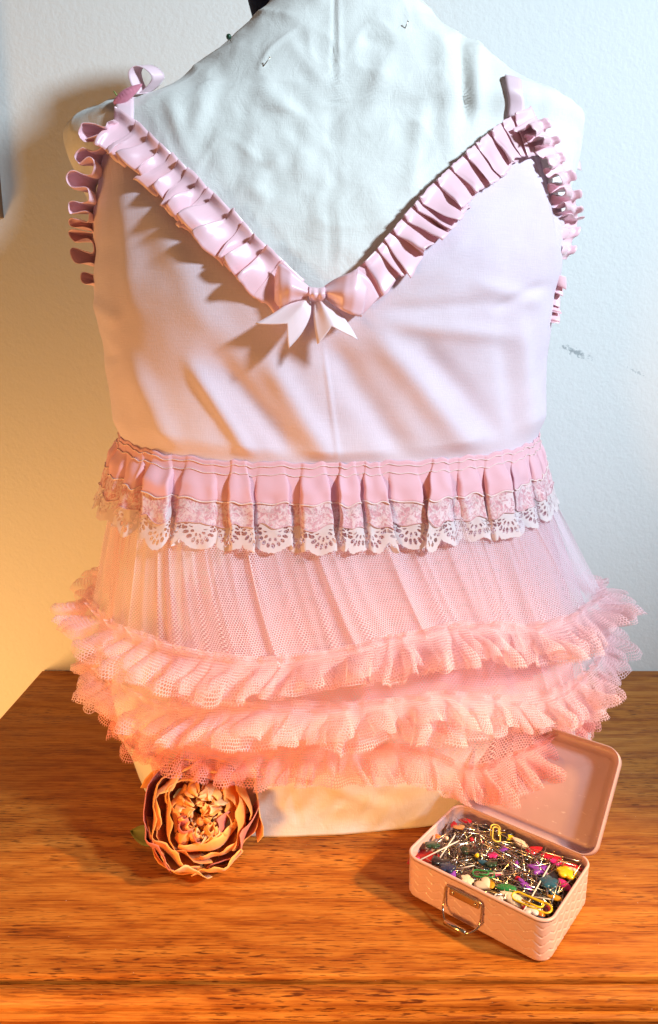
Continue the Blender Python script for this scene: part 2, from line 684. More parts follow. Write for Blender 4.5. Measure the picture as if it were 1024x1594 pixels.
def extrude_x(profile, x0, x1, nx=2):
    p = np.asarray(profile, float)
    xs = np.linspace(x0, x1, nx)
    P = np.stack([np.stack([np.full(len(p), x), p[:, 0], p[:, 1]], -1) for x in xs], 1)
    n, m = P.shape[:2]
    F = grid_faces(n, m).tolist()
    F.append([i * m for i in range(n)])
    F.append([i * m + m - 1 for i in range(n)][::-1])
    return P.reshape(-1, 3), F


top_prof = [(0.930, -0.022), (0.930, -0.0008), (0.929, 0.0), (0.4350, 0.0), (0.4332, -0.0008), (0.4326, -0.0055), (0.4326, -0.022)]
V, F = extrude_x(top_prof, X0, X1)
obj('top_board', raw_mesh('top_board', V, F, smooth_shade=False), M_WOOD, side, True)
mp = [(0.4322, -0.0058), (0.4290, -0.0058), (0.4275, -0.0022), (0.4235, -0.0009), (0.4195, -0.0013), (0.4165, -0.0030),
      (0.4148, -0.0058), (0.4142, -0.0085), (0.4142, -0.0100), (0.4122, -0.0104), (0.4105, -0.0120), (0.4102, -0.0140), (0.4115, -0.0160),
      (0.4140, -0.0166), (0.4322, -0.0170)]
V, F = extrude_x(mp, X0, X1)
obj('front_moulding', raw_mesh('front_moulding', V, F, smooth_shade=False), M_WOOD, side, True)
V, F = box(X0 + 0.012, X1 - 0.012, 0.440, 0.918, -0.80, -0.0225)
obj('carcass', raw_mesh('carcass', V, F, smooth_shade=False), M_WOOD, side, True)

# corner of a frame on the wall at the very edge
fc = at_depth(0, 300, WALL_Y)
fr = thing('picture_frame', (fc[0] - 0.14, WALL_Y - 0.012, fc[2] - 0.028), 'brown wooden picture frame corner hanging on the wall', 'picture frame')
for nm, b in (('frame_side', (0.122, 0.142, -0.012, 0.0115, 0.022, 0.28)), ('frame_side', (-0.142, -0.122, -0.012, 0.0115, 0.022, 0.28)),
              ('frame_rail', (-0.142, 0.142, -0.012, 0.0115, 0.0, 0.0218)), ('frame_rail', (-0.142, 0.142, -0.012, 0.0115, 0.2802, 0.302))):
    V, F = box(*b)
    obj(nm, raw_mesh(nm, V, F, smooth_shade=False), M_FRAME, fr)
V, F = box(-0.1218, 0.1218, 0.0, 0.010, 0.022, 0.28)
obj('picture_panel', raw_mesh('picture_panel', V, F, smooth_shade=False), plain('frame_panel', (0.5, 0.4, 0.28), 0.6), fr)

# ------------------------------------------------------------------ torso surface
YC, PHI = 0.70, R(9)
SIL = [  # photograph row, left outline, right outline of the covered form
    (-130, 452, 575), (-60, 440, 592), (-25, 425, 612), (0, 402, 640), (25, 376, 668), (50, 348, 697), (75, 322, 738), (95, 298, 772),
    (115, 274, 808), (132, 250, 838), (150, 205, 878), (163, 146, 914), (182, 90, 920), (205, 84, 917), (245, 98, 904), (310, 134, 876),
    (400, 160, 848), (460, 167, 830), (560, 178, 821), (690, 196, 818), (800, 188, 832), (950, 175, 872), (1060, 176, 905), (1130, 196, 905), (1190, 218, 890), (1260, 250, 860)]
_zl, _xl, _zr, _xr = [], [], [], []
for row, l, r in SIL:
    sh = float(1 - smooth(150, 320, row))
    a = at_depth(l, row, YC - 0.2 * math.sin(PHI) - (0.010 + 0.018 * float(smooth(100, 165, row))) * sh)
    b = at_depth(r, row, YC + 0.2 * math.sin(PHI) - 0.040 * sh)
    _zl.append(a[2]); _xl.append(a[0]); _zr.append(b[2]); _xr.append(b[0])
_zl, _xl, _zr, _xr = [np.array(q)[::-1] for q in (_zl, _xl, _zr, _xr)]
DZ = np.array([0, .05, .12, .20, .28, .34, .40, .46, .50, .54, .58, .62, .65, .68, .72, .80])
DD = np.array([.108, .114, .116, .112, .100, .089, .095, .113, .117, .108, .095, .082, .074, .066, .058, .055])
PZ = np.array([0, .3, .5, .6, .66, .8])
PPV = np.array([2.6, 2.5, 2.4, 2.5, 2.5, 2.2])


def _soft(x, y, win):
    """dense, rounded version of a traced profile"""
    g = np.arange(x[0], x[-1], 0.001)
    v = np.interp(g, x, y)
    n = max(3, int(win / 0.001) | 1)
    k = np.hanning(n + 2)[1:-1]
    k /= k.sum()
    return g, np.convolve(np.pad(v, n // 2, mode='edge'), k, 'valid')


_zl, _xl = _soft(_zl, _xl, 0.014)
_zr, _xr = _soft(_zr, _xr, 0.014)
DZ, DD = _soft(DZ, DD, 0.09)
PZ, PPV = _soft(PZ, PPV, 0.09)


def section(z):
    xl = np.interp(z, _zl, _xl)
    xr = np.interp(z, _zr, _xr)
    return (xl + xr) / 2, (xr - xl) / 2, np.interp(z, DZ, DD), np.interp(z, PZ, PPV)


def S(th, z, off=0.0):
    """point of the torso surface: th 0 = front, -90 deg = left side"""
    xc, w, d, p = section(z)
    s, c = np.sin(th), np.cos(th)
    a = (w + off) * np.sign(s) * np.abs(s) ** (2 / p)
    b = -(d + off) * np.sign(c) * np.abs(c) ** (2 / p)
    return np.stack([xc + a * math.cos(PHI) - b * math.sin(PHI), YC + a * math.sin(PHI) + b * math.cos(PHI), z + 0 * a], -1)


def SN(th, z):
    e = 1e-3
    return -unit(np.cross(S(th + e, z) - S(th - e, z), S(th, z - e) - S(th, z + e)))


def hit(px, py, off=0.0):
    """where the view ray through a photograph pixel meets the torso: (theta, z)"""
    d = rays(px, py)
    t = np.linspace(0.42, 1.0, 700)
    Q = d[:, None, :] * (t / 1.0)[None, :, None] + np.array([0, 0, CAM_Z])
    xc, w, dd, p = section(Q[..., 2])
    X, Y = Q[..., 0] - xc, Q[..., 1] - YC
    a = X * math.cos(PHI) + Y * math.sin(PHI)
    b = -X * math.sin(PHI) + Y * math.cos(PHI)
    Fv = np.abs(a / (w + off)) ** p + np.abs(b / (dd + off)) ** p - 1
    k = np.where((Fv < 0).any(1), (Fv < 0).argmax(1), Fv.argmin(1))
    ar = np.arange(len(k))
    aa, bb, pp, ww, d2 = a[ar, k], b[ar, k], p[ar, k], w[ar, k] + off, dd[ar, k] + off
    th = np.arctan2(np.sign(aa) * np.abs(aa / ww) ** (pp / 2), np.sign(-bb) * np.abs(bb / d2) ** (pp / 2))
    return th, Q[ar, k, 2]


def creases(P, lst):
    px, py = proj(P)
    out = np.zeros(px.shape)
    for x0, y0, x1, y1, w, amp in lst:
        dx, dy = x1 - x0, y1 - y0
        L = math.hypot(dx, dy)
        t = ((px - x0) * dx + (py - y0) * dy) / (L * L)
        dist = np.abs((px - x0) * dy - (py - y0) * dx) / L
        out += amp * np.exp(-(dist / w) ** 2) * smooth(-0.15, 0.25, t) * (1 - smooth(0.75, 1.15, t))
    return out


# ------------------------------------------------------------------ dress form
form = thing('dress_form', (0.0, 0.70, 0.0), 'dress form torso covered in creased white calico behind the pink camisole', 'dress form')
NZ, NT_ = 360, 420
zz = np.concatenate([np.linspace(0.0005, 0.55, 230), np.linspace(0.5535, 0.79, 130)])
tt = np.linspace(-math.pi, math.pi, NT_, endpoint=False)
TH, ZZ = np.meshgrid(tt, zz)
P = S(TH, ZZ)
N = SN(TH, ZZ)
low = 1 - smooth(0.0, 0.16, ZZ)
hi = smooth(0.40, 0.55, ZZ)
fold = 0.0026 * pn(P * np.array([1, 1, 0.35]), 22, 1) + 0.0016 * pn(P * np.array([1, 1, 0.6]), 60, 2)
crk = 1 - np.abs(pn(P, 26, 3)) * 4
crk = np.clip(crk, 0, 1) ** 3
fold += 0.0009 * crk * (0.35 + hi)
lump = pn(P * np.array([1, 1, 0.7]), 38, 4)
pxg, pyg = proj(P)
blot = np.exp(-(((pxg - 430) / 110) ** 2 + ((pyg - 240) / 130) ** 2)) * (np.cos(TH) > 0)
fold += blot * (0.0046 * lump + 0.0024 * pn(P, 80, 6))
fold += low * (0.006 * pn(P * np.array([1, 1, 0.5]), 14, 5) + 0.002 * np.clip(1 - 5 * np.abs(pn(P, 18, 8)), 0, 1))
front = np.cos(TH) > -0.1
fold += front * creases(P, [(718, 62, 726, 190, 7, -0.005), (742, 60, 740, 180, 12, 0.004), (690, 60, 700, 240, 16, 0.003),
                            (600, 90, 570, 190, 14, 0.003), (640, 20, 690, 60, 10, 0.002), (610, 70, 560, 60, 10, -0.002),
                            (520, -20, 517, 470, 2.6, -0.0022), (528, -20, 524, 470, 4, 0.0012), (660, 150, 640, 300, 12, 0.0025),
                            (450, 60, 500, 130, 12, 0.002), (400, 130, 470, 190, 12, 0.003), (330, 110, 300, 220, 14, 0.003),
                            (260, 150, 300, 260, 12, 0.002), (880, 250, 830, 330, 9, -0.003), (860, 200, 850, 300, 12, 0.002),
                            (120, 235, 160, 330, 10, -0.004), (300, 1235, 420, 1285, 10, 0.003), (520, 1250, 460, 1290, 9, 0.003),
                            (600, 1230, 560, 1290, 9, -0.003), (450, 1230, 470, 1295, 5, -0.003), (500, 1215, 620, 1265, 10, 0.003)])
under = smooth(0.012, 0.05, ZZ)
P = P + N * (fold * (0.25 + 0.75 * under))[..., None]
P[..., 2] = np.maximum(P[..., 2], 0.0004)
P = np.concatenate([np.broadcast_to(P[:1].mean(1, keepdims=True), P[:1].shape), P], 0)     # close the base
P[0, :, 2] = 0.0006
obj('calico_cover', grid('calico_cover', P, wrap=True), M_COVER, form, True)
nk = at_depth(381, -4, 0.735)
prof = [(0.0, 0.012), (0.05, 0.026), (0.06, 0.030), (0.065, 0.034), (0.10, 0.032), (0.11, 0.001)]
V, F = tube([(nk[0] + 0.024, nk[1] + 0.02, nk[2] - 0.035 + a) for a, r in prof], [r for a, r in prof], 24)
obj('neck_cap', raw_mesh('neck_cap', V, F), M_NAVY, form, True)
# loose corner of the calico where it reaches the table
c0 = at_height(np.array([226, 225, 262]), np.array([1190, 1222, 1252]), 0.0)
qa, qb = hit(np.array([232, 280.0]), np.array([1150, 1165.0]))
U_, W_ = np.meshgrid(np.linspace(0, 1, 26), np.linspace(0, 1, 22))
low_edge = catmull([at_height(216, 1196, 0.012), at_height(226, 1222, 0.002), at_height(262, 1253, 0.0015), at_height(330, 1275, 0.0015)], 26)
up_edge = catmull([S(t, z, 0.004) for t, z in zip(np.linspace(-1.35, -0.75, 5), np.full(5, 0.075))], 26)
PF = up_edge[None] * (1 - W_[..., None]) + low_edge[None] * W_[..., None]
PF = PF + 0.0035 * pn(PF, 45, 2)[..., None] * np.array([-0.5, -0.8, 0.1]) * (np.sin(W_ * math.pi))[..., None]
obj('calico_hem', grid('calico_hem', PF), M_COVER, form, True, solid=0.0008)

# ------------------------------------------------------------------ camisole
cami = thing('camisole', (0.0, 0.70, 0.10), 'pale pink camisole with satin ruffles, bow and tiered tulle skirt', 'camisole')


def on_form(pts, n, off):
    q = catmull(pts, n)
    th, z = hit(q[:, 0], q[:, 1], off)
    return th, z


# --- waist line as a function of theta
wp = catmull([(186, 690), (300, 714), (400, 723), (512, 726), (650, 723), (750, 711), (827, 689)], 60)
wth, wz = hit(wp[:, 0], wp[:, 1], 0.003)
A_ = np.stack([np.ones_like(wth), np.sin(wth), np.cos(wth)], -1)
WCO = np.linalg.lstsq(A_, wz, rcond=None)[0]


def zwaist(th):
    return WCO[0] + WCO[1] * np.sin(th) + WCO[2] * np.cos(th)


# --- bodice front
NCOL, NROW = 460, 150
segs = [([(151, 462), (150, 400), (156, 300), (172, 222), (190, 192)], 70),
        ([(190, 192), (215, 205), (300, 284), (420, 408), (470, 446), (500, 462)], 160),
        ([(500, 462), (540, 440), (600, 375), (690, 275), (770, 200), (800, 184)], 160),
        ([(800, 184), (822, 215), (848, 290), (862, 370), (850, 462)], 70)]
tq, zq = [], []
for pts, n in segs:
    q = catmull(pts, n)
    th, z = hit(q[:, 0], q[:, 1], 0.003)
    tq.append(th); zq.append(z)
tq, zq = np.concatenate(tq), np.concatenate(zq)
thL, thR = -1.72, 1.72
tq[0], tq[-1] = thL, thR
for k in range(1, 40):          # the underarm runs smoothly on to the sides
    f = k / 40
    tq[k] = thL * (1 - f) + tq[40] * f
    tq[-1 - k] = thR * (1 - f) + tq[-41] * f
bt = np.interp(np.linspace(0, 1, len(tq)), [0, 0.15, 0.5, 0.85, 1], [thL, -1.1, 0, 1.1, thR])
g = np.linspace(0, 1, NROW)[:, None]
TT = bt[None] * (1 - g) + tq[None] * g
TT = bt[None] + (tq - bt)[None] * (g ** 1.15)
ZB = zwaist(bt)[None] * (1 - g) + zq[None] * g
PB = S(TT, ZB, 0.0032)
NB = SN(TT, ZB)
folds = [(330, 545, 470, 725, 20, -0.00702), (300, 560, 400, 720, 13, 0.00675), (415, 555, 520, 730, 20, 0.00810), (505, 525, 640, 728, 24, -0.00756),
         (575, 505, 740, 720, 22, 0.00810), (640, 520, 790, 700, 20, -0.00473), (600, 480, 760, 470, 11, -0.00210), (600, 500, 790, 520, 14, 0.00405),
         (760, 480, 838, 440, 9, -0.00310), (730, 440, 830, 470, 14, 0.00350), (800, 500, 820, 690, 14, 0.00473), (770, 520, 795, 690, 14, -0.00283),
         (215, 560, 280, 710, 16, 0.00405), (180, 540, 215, 690, 16, -0.00324), (155, 470, 200, 500, 14, 0.00350), (160, 520, 190, 560, 12, -0.00283),
         (503, 545, 526, 730, 3, 0.00160), (640, 440, 720, 380, 14, 0.00200), (250, 330, 330, 520, 26, 0.00300), (200, 300, 215, 480, 16, 0.00300)]
disp = 0.66 * creases(PB, folds) + 0.0022 * pn(PB, 17, 9) + 0.0009 * pn(PB, 48, 10)
fade = smooth(0, 0.10, g) * (1 - smooth(0.78, 0.98, g))
PB = PB + NB * (0.0015 + (disp + 0.0050) * fade + 0.0012)[..., None]
obj('bodice', grid('bodice', PB), M_BODICE, cami, True)
# bodice back
bk = np.linspace(thR, 2 * math.pi + thL, 120)
zt = np.interp(np.linspace(0, 1, 120), [0, 0.25, 0.75, 1], [zq[-1], 0.48, 0.48, zq[0]])
g2 = np.linspace(0, 1, 50)[:, None]
ZB2 = zwaist(bk)[None] * (1 - g2) + zt[None] * g2
PB2 = S(np.broadcast_to(bk[None], ZB2.shape), ZB2, 0.0055)
PB2 += 0.001 * pn(PB2, 30, 4)[..., None]
obj('bodice_back', grid('bodice_back', PB2), M_BODICE, cami, True)


def ruffle(C, D, Nn, width, pleat, amp, mode='knife', lean=0.6, header=0.28, seed=0, rows=12, per=22, base=0.18, jitter=0.25, droop=0.0, lift=0.0008, crease=0.0035):
    """gathered strip sewn along curve C: D runs across the strip, Nn stands off the cloth"""
    rg = np.random.default_rng(seed)
    s = np.concatenate([[0], np.cumsum(np.linalg.norm(np.diff(C, axis=0), axis=1))])
    n = max(3, int(round(s[-1] / pleat)))
    ln = 1 + jitter * rg.uniform(-1, 1, n)
    edge = np.concatenate([[0], np.cumsum(ln)]) / ln.sum() * s[-1]
    K = n * per + 1
    ph = np.linspace(0, n, K)
    s0 = np.interp(ph, np.arange(n + 1), edge)
    cen = np.arange(n) + 0.5
    A = np.interp(ph, cen, amp * (1 + jitter * 1.2 * rg.uniform(-1, 1, n)))
    Lk = np.interp(ph, cen, lean * (1 + jitter * rg.uniform(-1, 1, n)))
    Wd = np.interp(ph, cen, width * (1 + 0.35 * jitter * rg.uniform(-1, 1, n)))
    ang = np.interp(ph, cen, jitter * 0.8 * rg.uniform(-1, 1, n))
    C_, D_, N_ = [np.stack([np.interp(s0, s, q[:, j]) for j in range(3)], -1) for q in (C, D, Nn)]
    D_, N_ = unit(D_), unit(N_)
    T_ = unit(np.gradient(C_, axis=0))
    f = 2 * math.pi * ph
    pl = np.interp(ph, cen, ln / ln.sum() * s[-1])
    up = (1 - np.cos(f)) / 2
    if mode == 'knife':
        sk = up ** 0.7
        tang = Lk * pl * (sk - 0.5)
    else:
        sk = up
        tang = Lk * pl * np.sin(2 * f)
    vs = np.concatenate([np.linspace(-header, 0, 4)[:-1], np.linspace(0, 1, rows)]) if header > 0 else np.linspace(0, 1, rows)
    Pp = []
    for v in vs:
        a = base + (1 - base) * (smooth(0, 0.8, v) if v > 0 else 0.5 * min(1, -v / max(header, 1e-6)))
        at = (0.72 + 0.28 * smooth(0, 0.8, v)) if mode == 'knife' else a
        q = C_ + D_ * (Wd * v)[:, None] + T_ * (tang * at + ang * Wd * max(v, 0))[:, None]
        q = q + N_ * (lift + A * a * sk + droop * v * v)[:, None]
        Pp.append(q)
    Pp = np.array(Pp)
    wr = np.abs(vs)[:, None, None] * crease
    Pp = Pp + wr * np.stack([pn(Pp, 70, seed + 31), pn(Pp, 70, seed + 32), pn(Pp, 70, seed + 33)], -1)
    mid = Pp[-1]
    u = np.concatenate([[0], np.cumsum(np.linalg.norm(np.diff(mid, axis=0), axis=1))])
    uv = np.stack([np.broadcast_to(u[None], Pp.shape[:2]), np.broadcast_to((vs * width)[:, None], Pp.shape[:2])], -1)
    return Pp, uv


def surf_ruffle(name, pts, n, side, off=0.0085, mat=M_SATIN, solid=0.0004, flip=False, **kw):
    th, z = on_form(pts, n, 0.003)
    C = S(th, z, off)
    Nn = SN(th, z)
    T = unit(np.gradient(C, axis=0))
    D = unit(np.cross(Nn, T)) * side
    Pp, uv = ruffle(C, D, Nn, **kw)
    return obj(name, grid(name, Pp, uv), mat, cami, True, solid=solid)


surf_ruffle('neck_ruffle', [(190, 190), (222, 212), (300, 286), (360, 347), (420, 408), (455, 440)], 120, -1,
            width=0.0240, pleat=0.0120, amp=0.0095, lean=-0.95, header=0.30, seed=5, base=0.14, jitter=0.42)
surf_ruffle('neck_ruffle', [(812, 184), (775, 203), (735, 238), (690, 280), (645, 330), (600, 382), (560, 425), (535, 446)], 120, 1,
            width=0.0260, pleat=0.0138, amp=0.0066, lean=1.05, header=0.20, seed=9, base=0.25, jitter=0.42)

# armhole ruffles
q = catmull([(190, 196), (176, 214), (163, 250), (152, 300), (148, 350), (150, 400), (152, 440), (150, 458)], 90)
th, z = hit(q[:, 0], q[:, 1], 0.003)
C = S(th, z, 0.004)
k_ = len(C)
D = unit(np.broadcast_to(np.array([-0.06, -0.97, 0.05]), C.shape))
Nn = unit(np.broadcast_to(np.array([-0.97, 0.05, 0.12]), C.shape))
Pp, uv = ruffle(C + np.array([0.004, 0.004, 0]), D, Nn, width=0.021, pleat=0.0185, amp=0.0165, mode='loop', lean=0.16, header=0.0, seed=4, base=0.25, jitter=0.22, per=30)
obj('armhole_ruffle', grid('armhole_ruffle', Pp, uv), M_SATIN, cami, True, solid=0.0004)

q = catmull([(816, 186), (834, 214), (854, 252), (872, 300), (882, 345), (890, 385), (887, 404)], 90)
th, z = hit(q[:, 0], q[:, 1], 0.003)
C = S(th, z, 0.009)
D = unit(np.stack([np.linspace(-0.70, -0.80, 90), np.full(90, -0.62), np.linspace(-0.35, -0.05, 90)], -1))
Nn = unit(np.stack([np.full(90, 0.55), np.full(90, -0.80), np.full(90, 0.10)], -1))
Pp, uv = ruffle(C, D, Nn, width=0.0260, pleat=0.0165, amp=0.0125, mode='loop', lean=0.16, header=0.16, seed=14, base=0.22, jitter=0.25, per=30)
obj('armhole_ruffle', grid('armhole_ruffle', Pp, uv), M_SATIN, cami, True, solid=0.0004)
q = catmull([(846, 428), (845, 450), (840, 480), (836, 503)], 40)
th, z = hit(q[:, 0], q[:, 1], 0.003)
C = S(th + 0.12, z, 0.004)
D = unit(np.broadcast_to(np.array([0.85, 0.10, -0.25]), C.shape))
Nn = unit(np.broadcast_to(np.array([0.1, -0.9, 0.2]), C.shape))
Pp, uv = ruffle(C, D, Nn, width=0.013, pleat=0.0095, amp=0.006, mode='knife', lean=0.8, header=0.0, seed=24, base=0.3)
obj('armhole_ruffle', grid('armhole_ruffle', Pp, uv), M_SATIN, cami, True, solid=0.0004)


# straps
def strip(path, wid, half, n, rows=6, curl=0.0):
    """ribbon: centre path, width direction wid, half width"""
    c = catmull(path, n)
    w = catmull(wid, n) if np.ndim(wid) == 2 else np.broadcast_to(np.asarray(wid, float), c.shape)
    w = unit(w)
    T = unit(np.gradient(c, axis=0))
    nn = unit(np.cross(T, w))
    v = np.linspace(-1, 1, rows)
    hh = np.broadcast_to(np.asarray(half, float), (n,))
    Pp = c[None] + v[:, None, None] * (w * hh[:, None])[None] + (curl * v ** 2)[:, None, None] * nn[None]
    s = np.concatenate([[0], np.cumsum(np.linalg.norm(np.diff(c, axis=0), axis=1))])
    uv = np.stack([np.broadcast_to(v[:, None] * hh.mean(), Pp.shape[:2]), np.broadcast_to(s[None], Pp.shape[:2])], -1)
    return Pp, uv


def strap(pts, wx):
    q = np.array(pts, float)
    th, z = hit(q[:, 0], q[:, 1], 0.003)
    c = list(S(th, z, 0.0045))
    e = c[-1]
    c += [e + np.array([0.002, 0.012, 0.000]), e + np.array([0.003, 0.035, -0.006]), e + np.array([0.004, 0.075, -0.040])]
    Pp, uv = strip(c, wx, 0.0068, 40, curl=0.0006)
    obj('strap', grid('strap', Pp, uv), M_STRAP, cami, True, solid=0.0004)


strap([(197, 192), (197, 176), (198, 162), (199, 152)], (1, 0.25, 0.15))
strap([(799, 186), (800, 165), (799, 145), (797, 128), (796, 119)], (1, 0.1, -0.2))
_a, _b = hit(np.array([215.0]), np.array([152.0]))
Y0 = float(S(_a, _b)[0, 1]) - 0.004
lp = [at_depth(x, y, Y0 + dy) for x, y, dy in ((222, 146, 0.006), (213, 128, 0.002), (210, 112, 0.0), (219, 102, 0.0), (235, 106, 0.001), (246, 119, 0.003), (240, 132, 0.006), (226, 144, 0.008))]
Pp, uv = strip(lp, (0.62, 0.72, 0.30), 0.0062, 50)
obj('strap_loop', grid('strap_loop', Pp, uv), M_STRAP, cami, True, solid=0.0004)
tp_ = [at_depth(x, y, 0.775) for x, y in ((889, 226), (894, 238), (899, 250), (901, 264))]
Pp, uv = strip(tp_, (0.75, 0.6, -0.1), 0.0045, 16)
obj('strap_tail', grid('strap_tail', Pp, uv), M_STRAP, cami, True, solid=0.0004)

# --- bow
bth, bz = hit(np.array([490.0]), np.array([457.0]))
BY = float(S(bth, bz)[0, 1]) - 0.012
bow = thing('bow', (0, 0, 0), None, None)
bow.parent = cami
bow.location = Vector((0, BY, 0.47)) - cami.location
del_keys = [k for k in bow.keys()]
for k in del_keys:
    del bow[k]


def patch(left, right, dy, n=24, m=13, puff=0.004, name='loop', ruck=0.0, mat=M_SATIN, notch=0.0):
    """ribbon piece between two traced edges; dy = distance towards the viewer along it"""
    a, b = catmull(left, n), catmull(right, n)
    v = np.linspace(0, 1, m)
    t = np.linspace(0, 1, n)[:, None] * (1 - notch * (1 - np.abs(2 * v - 1)))[None]       # swallow-tail end
    g = np.linspace(0, 1, n)
    ax, ay, bx, by = [np.interp(t, g, q) for q in (a[:, 0], a[:, 1], b[:, 0], b[:, 1])]
    px = ax * (1 - v) + bx * v
    py = ay * (1 - v) + by * v
    d = np.interp(np.linspace(0, 1, n), np.linspace(0, 1, len(dy)), dy)
    yy = BY - d[:, None] - puff * np.sin(np.pi * v)[None] + ruck * np.sin(v * 9)[None] * np.linspace(1, 0.2, n)[:, None]
    Pp = at_depth(px, py, yy)
    u = np.broadcast_to(v[None] * 0.02, px.shape)
    w = np.broadcast_to(np.linspace(0, 0.04, n)[:, None], px.shape)
    return obj(name, grid(name, Pp, np.stack([u, w], -1)), mat, bow, True, solid=0.0005)


patch([(484, 449), (462, 430), (440, 412), (433, 414), (428, 430)], [(482, 464), (468, 466), (452, 470), (436, 478), (427, 468)], [0.004, 0.009, 0.012, 0.009, 0.003], name='loop', ruck=0.0015)
patch([(434, 412), (430, 425), (424, 440)], [(442, 474), (436, 480), (427, 466)], [0.009, 0.006, 0.0], name='loop_inside', puff=-0.003)
patch([(504, 446), (522, 434), (546, 424), (556, 420), (574, 437)], [(504, 462), (518, 474), (538, 486), (556, 492), (564, 490)], [0.004, 0.008, 0.013, 0.013, 0.008], name='loop', ruck=0.0016)
patch([(556, 418), (574, 434), (590, 462)], [(548, 484), (556, 491), (562, 493)], [0.013, 0.009, 0.004], name='loop_inside', puff=0.002)
patch([(478, 458), (455, 468), (425, 488), (397, 504)], [(483, 462), (483, 490), (470, 518), (449, 543)], [0.002, 0.008, 0.010, 0.0115], name='tail', puff=0.002, ruck=0.0012, mat=M_SATIN_PALE, notch=0.34)
patch([(490, 464), (488, 488), (490, 512), (494, 536)], [(503, 464), (528, 486), (545, 508), (557, 529)], [0.002, 0.008, 0.0105, 0.012], name='tail', puff=0.002, ruck=0.0012, mat=M_SATIN_PALE, notch=0.34)
kx, ky = np.meshgrid(np.linspace(0, 1, 12), np.linspace(0, 1, 12), indexing='ij')
Pk = at_depth(481 + kx * 25, 446 + ky * 21 + 2 * np.sin(kx * 3), BY - 0.006 - 0.006 * np.sin(math.pi * ky) + 0.0008 * np.sin(kx * 14))
obj('knot', grid('knot', Pk, np.stack([kx * 0.01, ky * 0.01], -1)), M_SATIN, bow, True, solid=0.0006)

# --- waist trim: ribbon, cord, lace, eyelet edging pleated together
rg = np.random.default_rng(21)
NPL = 35
edges = np.concatenate([[0], np.cumsum(1 + 0.42 * rg.uniform(-1, 1, NPL))])
edges = edges / edges[-1]
PER = 34
kk = np.arange(NPL * PER) / PER
frac = kk % 1.0
pi_ = kk.astype(int)
sN = edges[pi_] + (edges[pi_ + 1] - edges[pi_]) * frac
# walk round the waist by arc length so that the pleats keep an even size
thd = np.linspace(-math.pi, math.pi, 1400)
ring = S(thd, zwaist(thd), 0.006)
ls = np.concatenate([[0], np.cumsum(np.linalg.norm(np.diff(ring, axis=0), axis=1))])
LW = ls[-1]
tw = np.interp(sN * LW, ls, thd)
boxw = smooth(0.05, 0.15, frac) * (1 - smooth(0.57, 0.69, frac)) * (1 + 0.25 * np.sin(frac * 4 + pi_ * 1.7))
fold_x = (smooth(0.0, 0.13, frac) * (1 - smooth(0.13, 0.40, frac)) * -1 + smooth(0.35, 0.60, frac) * (1 - smooth(0.60, 0.80, frac))) * 0.0036
pamp = (0.0070 * (1 + 0.6 * rg.uniform(-1, 1, NPL)))[pi_]
plean = (0.006 * rg.uniform(-1, 1, NPL))[pi_]
W0 = S(tw, zwaist(tw), 0.0058)
W0[:, 2] += 0.0009 * np.sin(kk * 5.3) + 0.0006 * np.sin(kk * 13.0)
RAD = unit(SN(tw, zwaist(tw)) * np.array([1, 1, 0]))
TAN = unit(np.roll(W0, -1, 0) - np.roll(W0, 1, 0))


def trim(v, back=0.0):
    """v in metres down from the waist seam (negative = header)"""
    v = np.asarray(v, float)
    v = v[:, None] if v.ndim == 1 else v
    puff = smooth(0.005, 0.022, v) * (0.75 + 7 * np.maximum(v - 0.03, 0)) + 0.12
    out = 0.0006 + boxw * pamp * puff - back
    flare = 0.14 * np.maximum(v, 0) + 1.7 * np.maximum(v, 0) ** 2
    dz = -v * 0.95
    tang = fold_x * (smooth(0.0, 0.016, v) * 0.85 + 0.15) * (1 + 6 * np.maximum(v, 0)) + plean * boxw * np.maximum(v, 0) / 0.04
    ripple = 0.0012 * np.sin(kk * 9.1 + v * 60)
    Pp = W0[None] + RAD[None] * (out + flare + ripple * smooth(0.01, 0.05, v))[..., None] + TAN[None] * tang[..., None]
    Pp[..., 2] = Pp[..., 2] + dz
    Pp = Pp + smooth(0.006, 0.03, v)[..., None] * 0.0028 * np.stack([pn(Pp, 75, 61), pn(Pp, 75, 62), 0.8 * pn(Pp, 60, 63)], -1)
    return Pp


LS = sN * LW
sub = np.concatenate([[0], np.cumsum(np.linalg.norm(np.diff(trim(np.array([0.05]))[0], axis=0), axis=1))])


def trim_part(name, v, mat, back=0.0, solid=0.0004, uv_scale=None):
    Pp = trim(v, back)
    vv = np.asarray(v, float)
    vv = np.broadcast_to(vv[:, None] if vv.ndim == 1 else vv, Pp.shape[:2])
    uv = np.stack([np.broadcast_to(sub[None], vv.shape), -vv], -1) if uv_scale is None else uv_scale(vv)
    return obj(name, grid(name, Pp, uv, wrap=True), mat, cami, True, solid=solid)


trim_part('ribbon_ruffle', np.concatenate([np.linspace(-0.0035, 0.006, 6), np.linspace(0.0075, 0.031, 12)]), M_CHIFFON)
for vv_ in (0.0005, 0.0075):
    pth = trim(np.array([vv_]), -0.0008)[0]
    V, F = tube(pth, 0.00042, 5, closed=True)
    obj('stitched_edge', raw_mesh('stitched_edge', V, F), M_CORD, cami, True)
pth = trim(np.array([0.031]), -0.0006)[0]
V, F = tube(pth, 0.00065, 6, closed=True)
obj('cord', raw_mesh('cord', V, F), M_CORD, cami, True)
sc_l = 0.0035 * np.abs(np.sin(sub / 0.036 * math.pi))
vl = np.linspace(0, 1, 12)[:, None] * (0.0175 + sc_l)[None] + 0.0305
trim_part('lace_band', vl, M_LACE, 0.0004, solid=0)
pth = trim(vl[-1:][0][None], -0.0002)[0]
V, F = tube(pth, 0.0004, 5, closed=True)
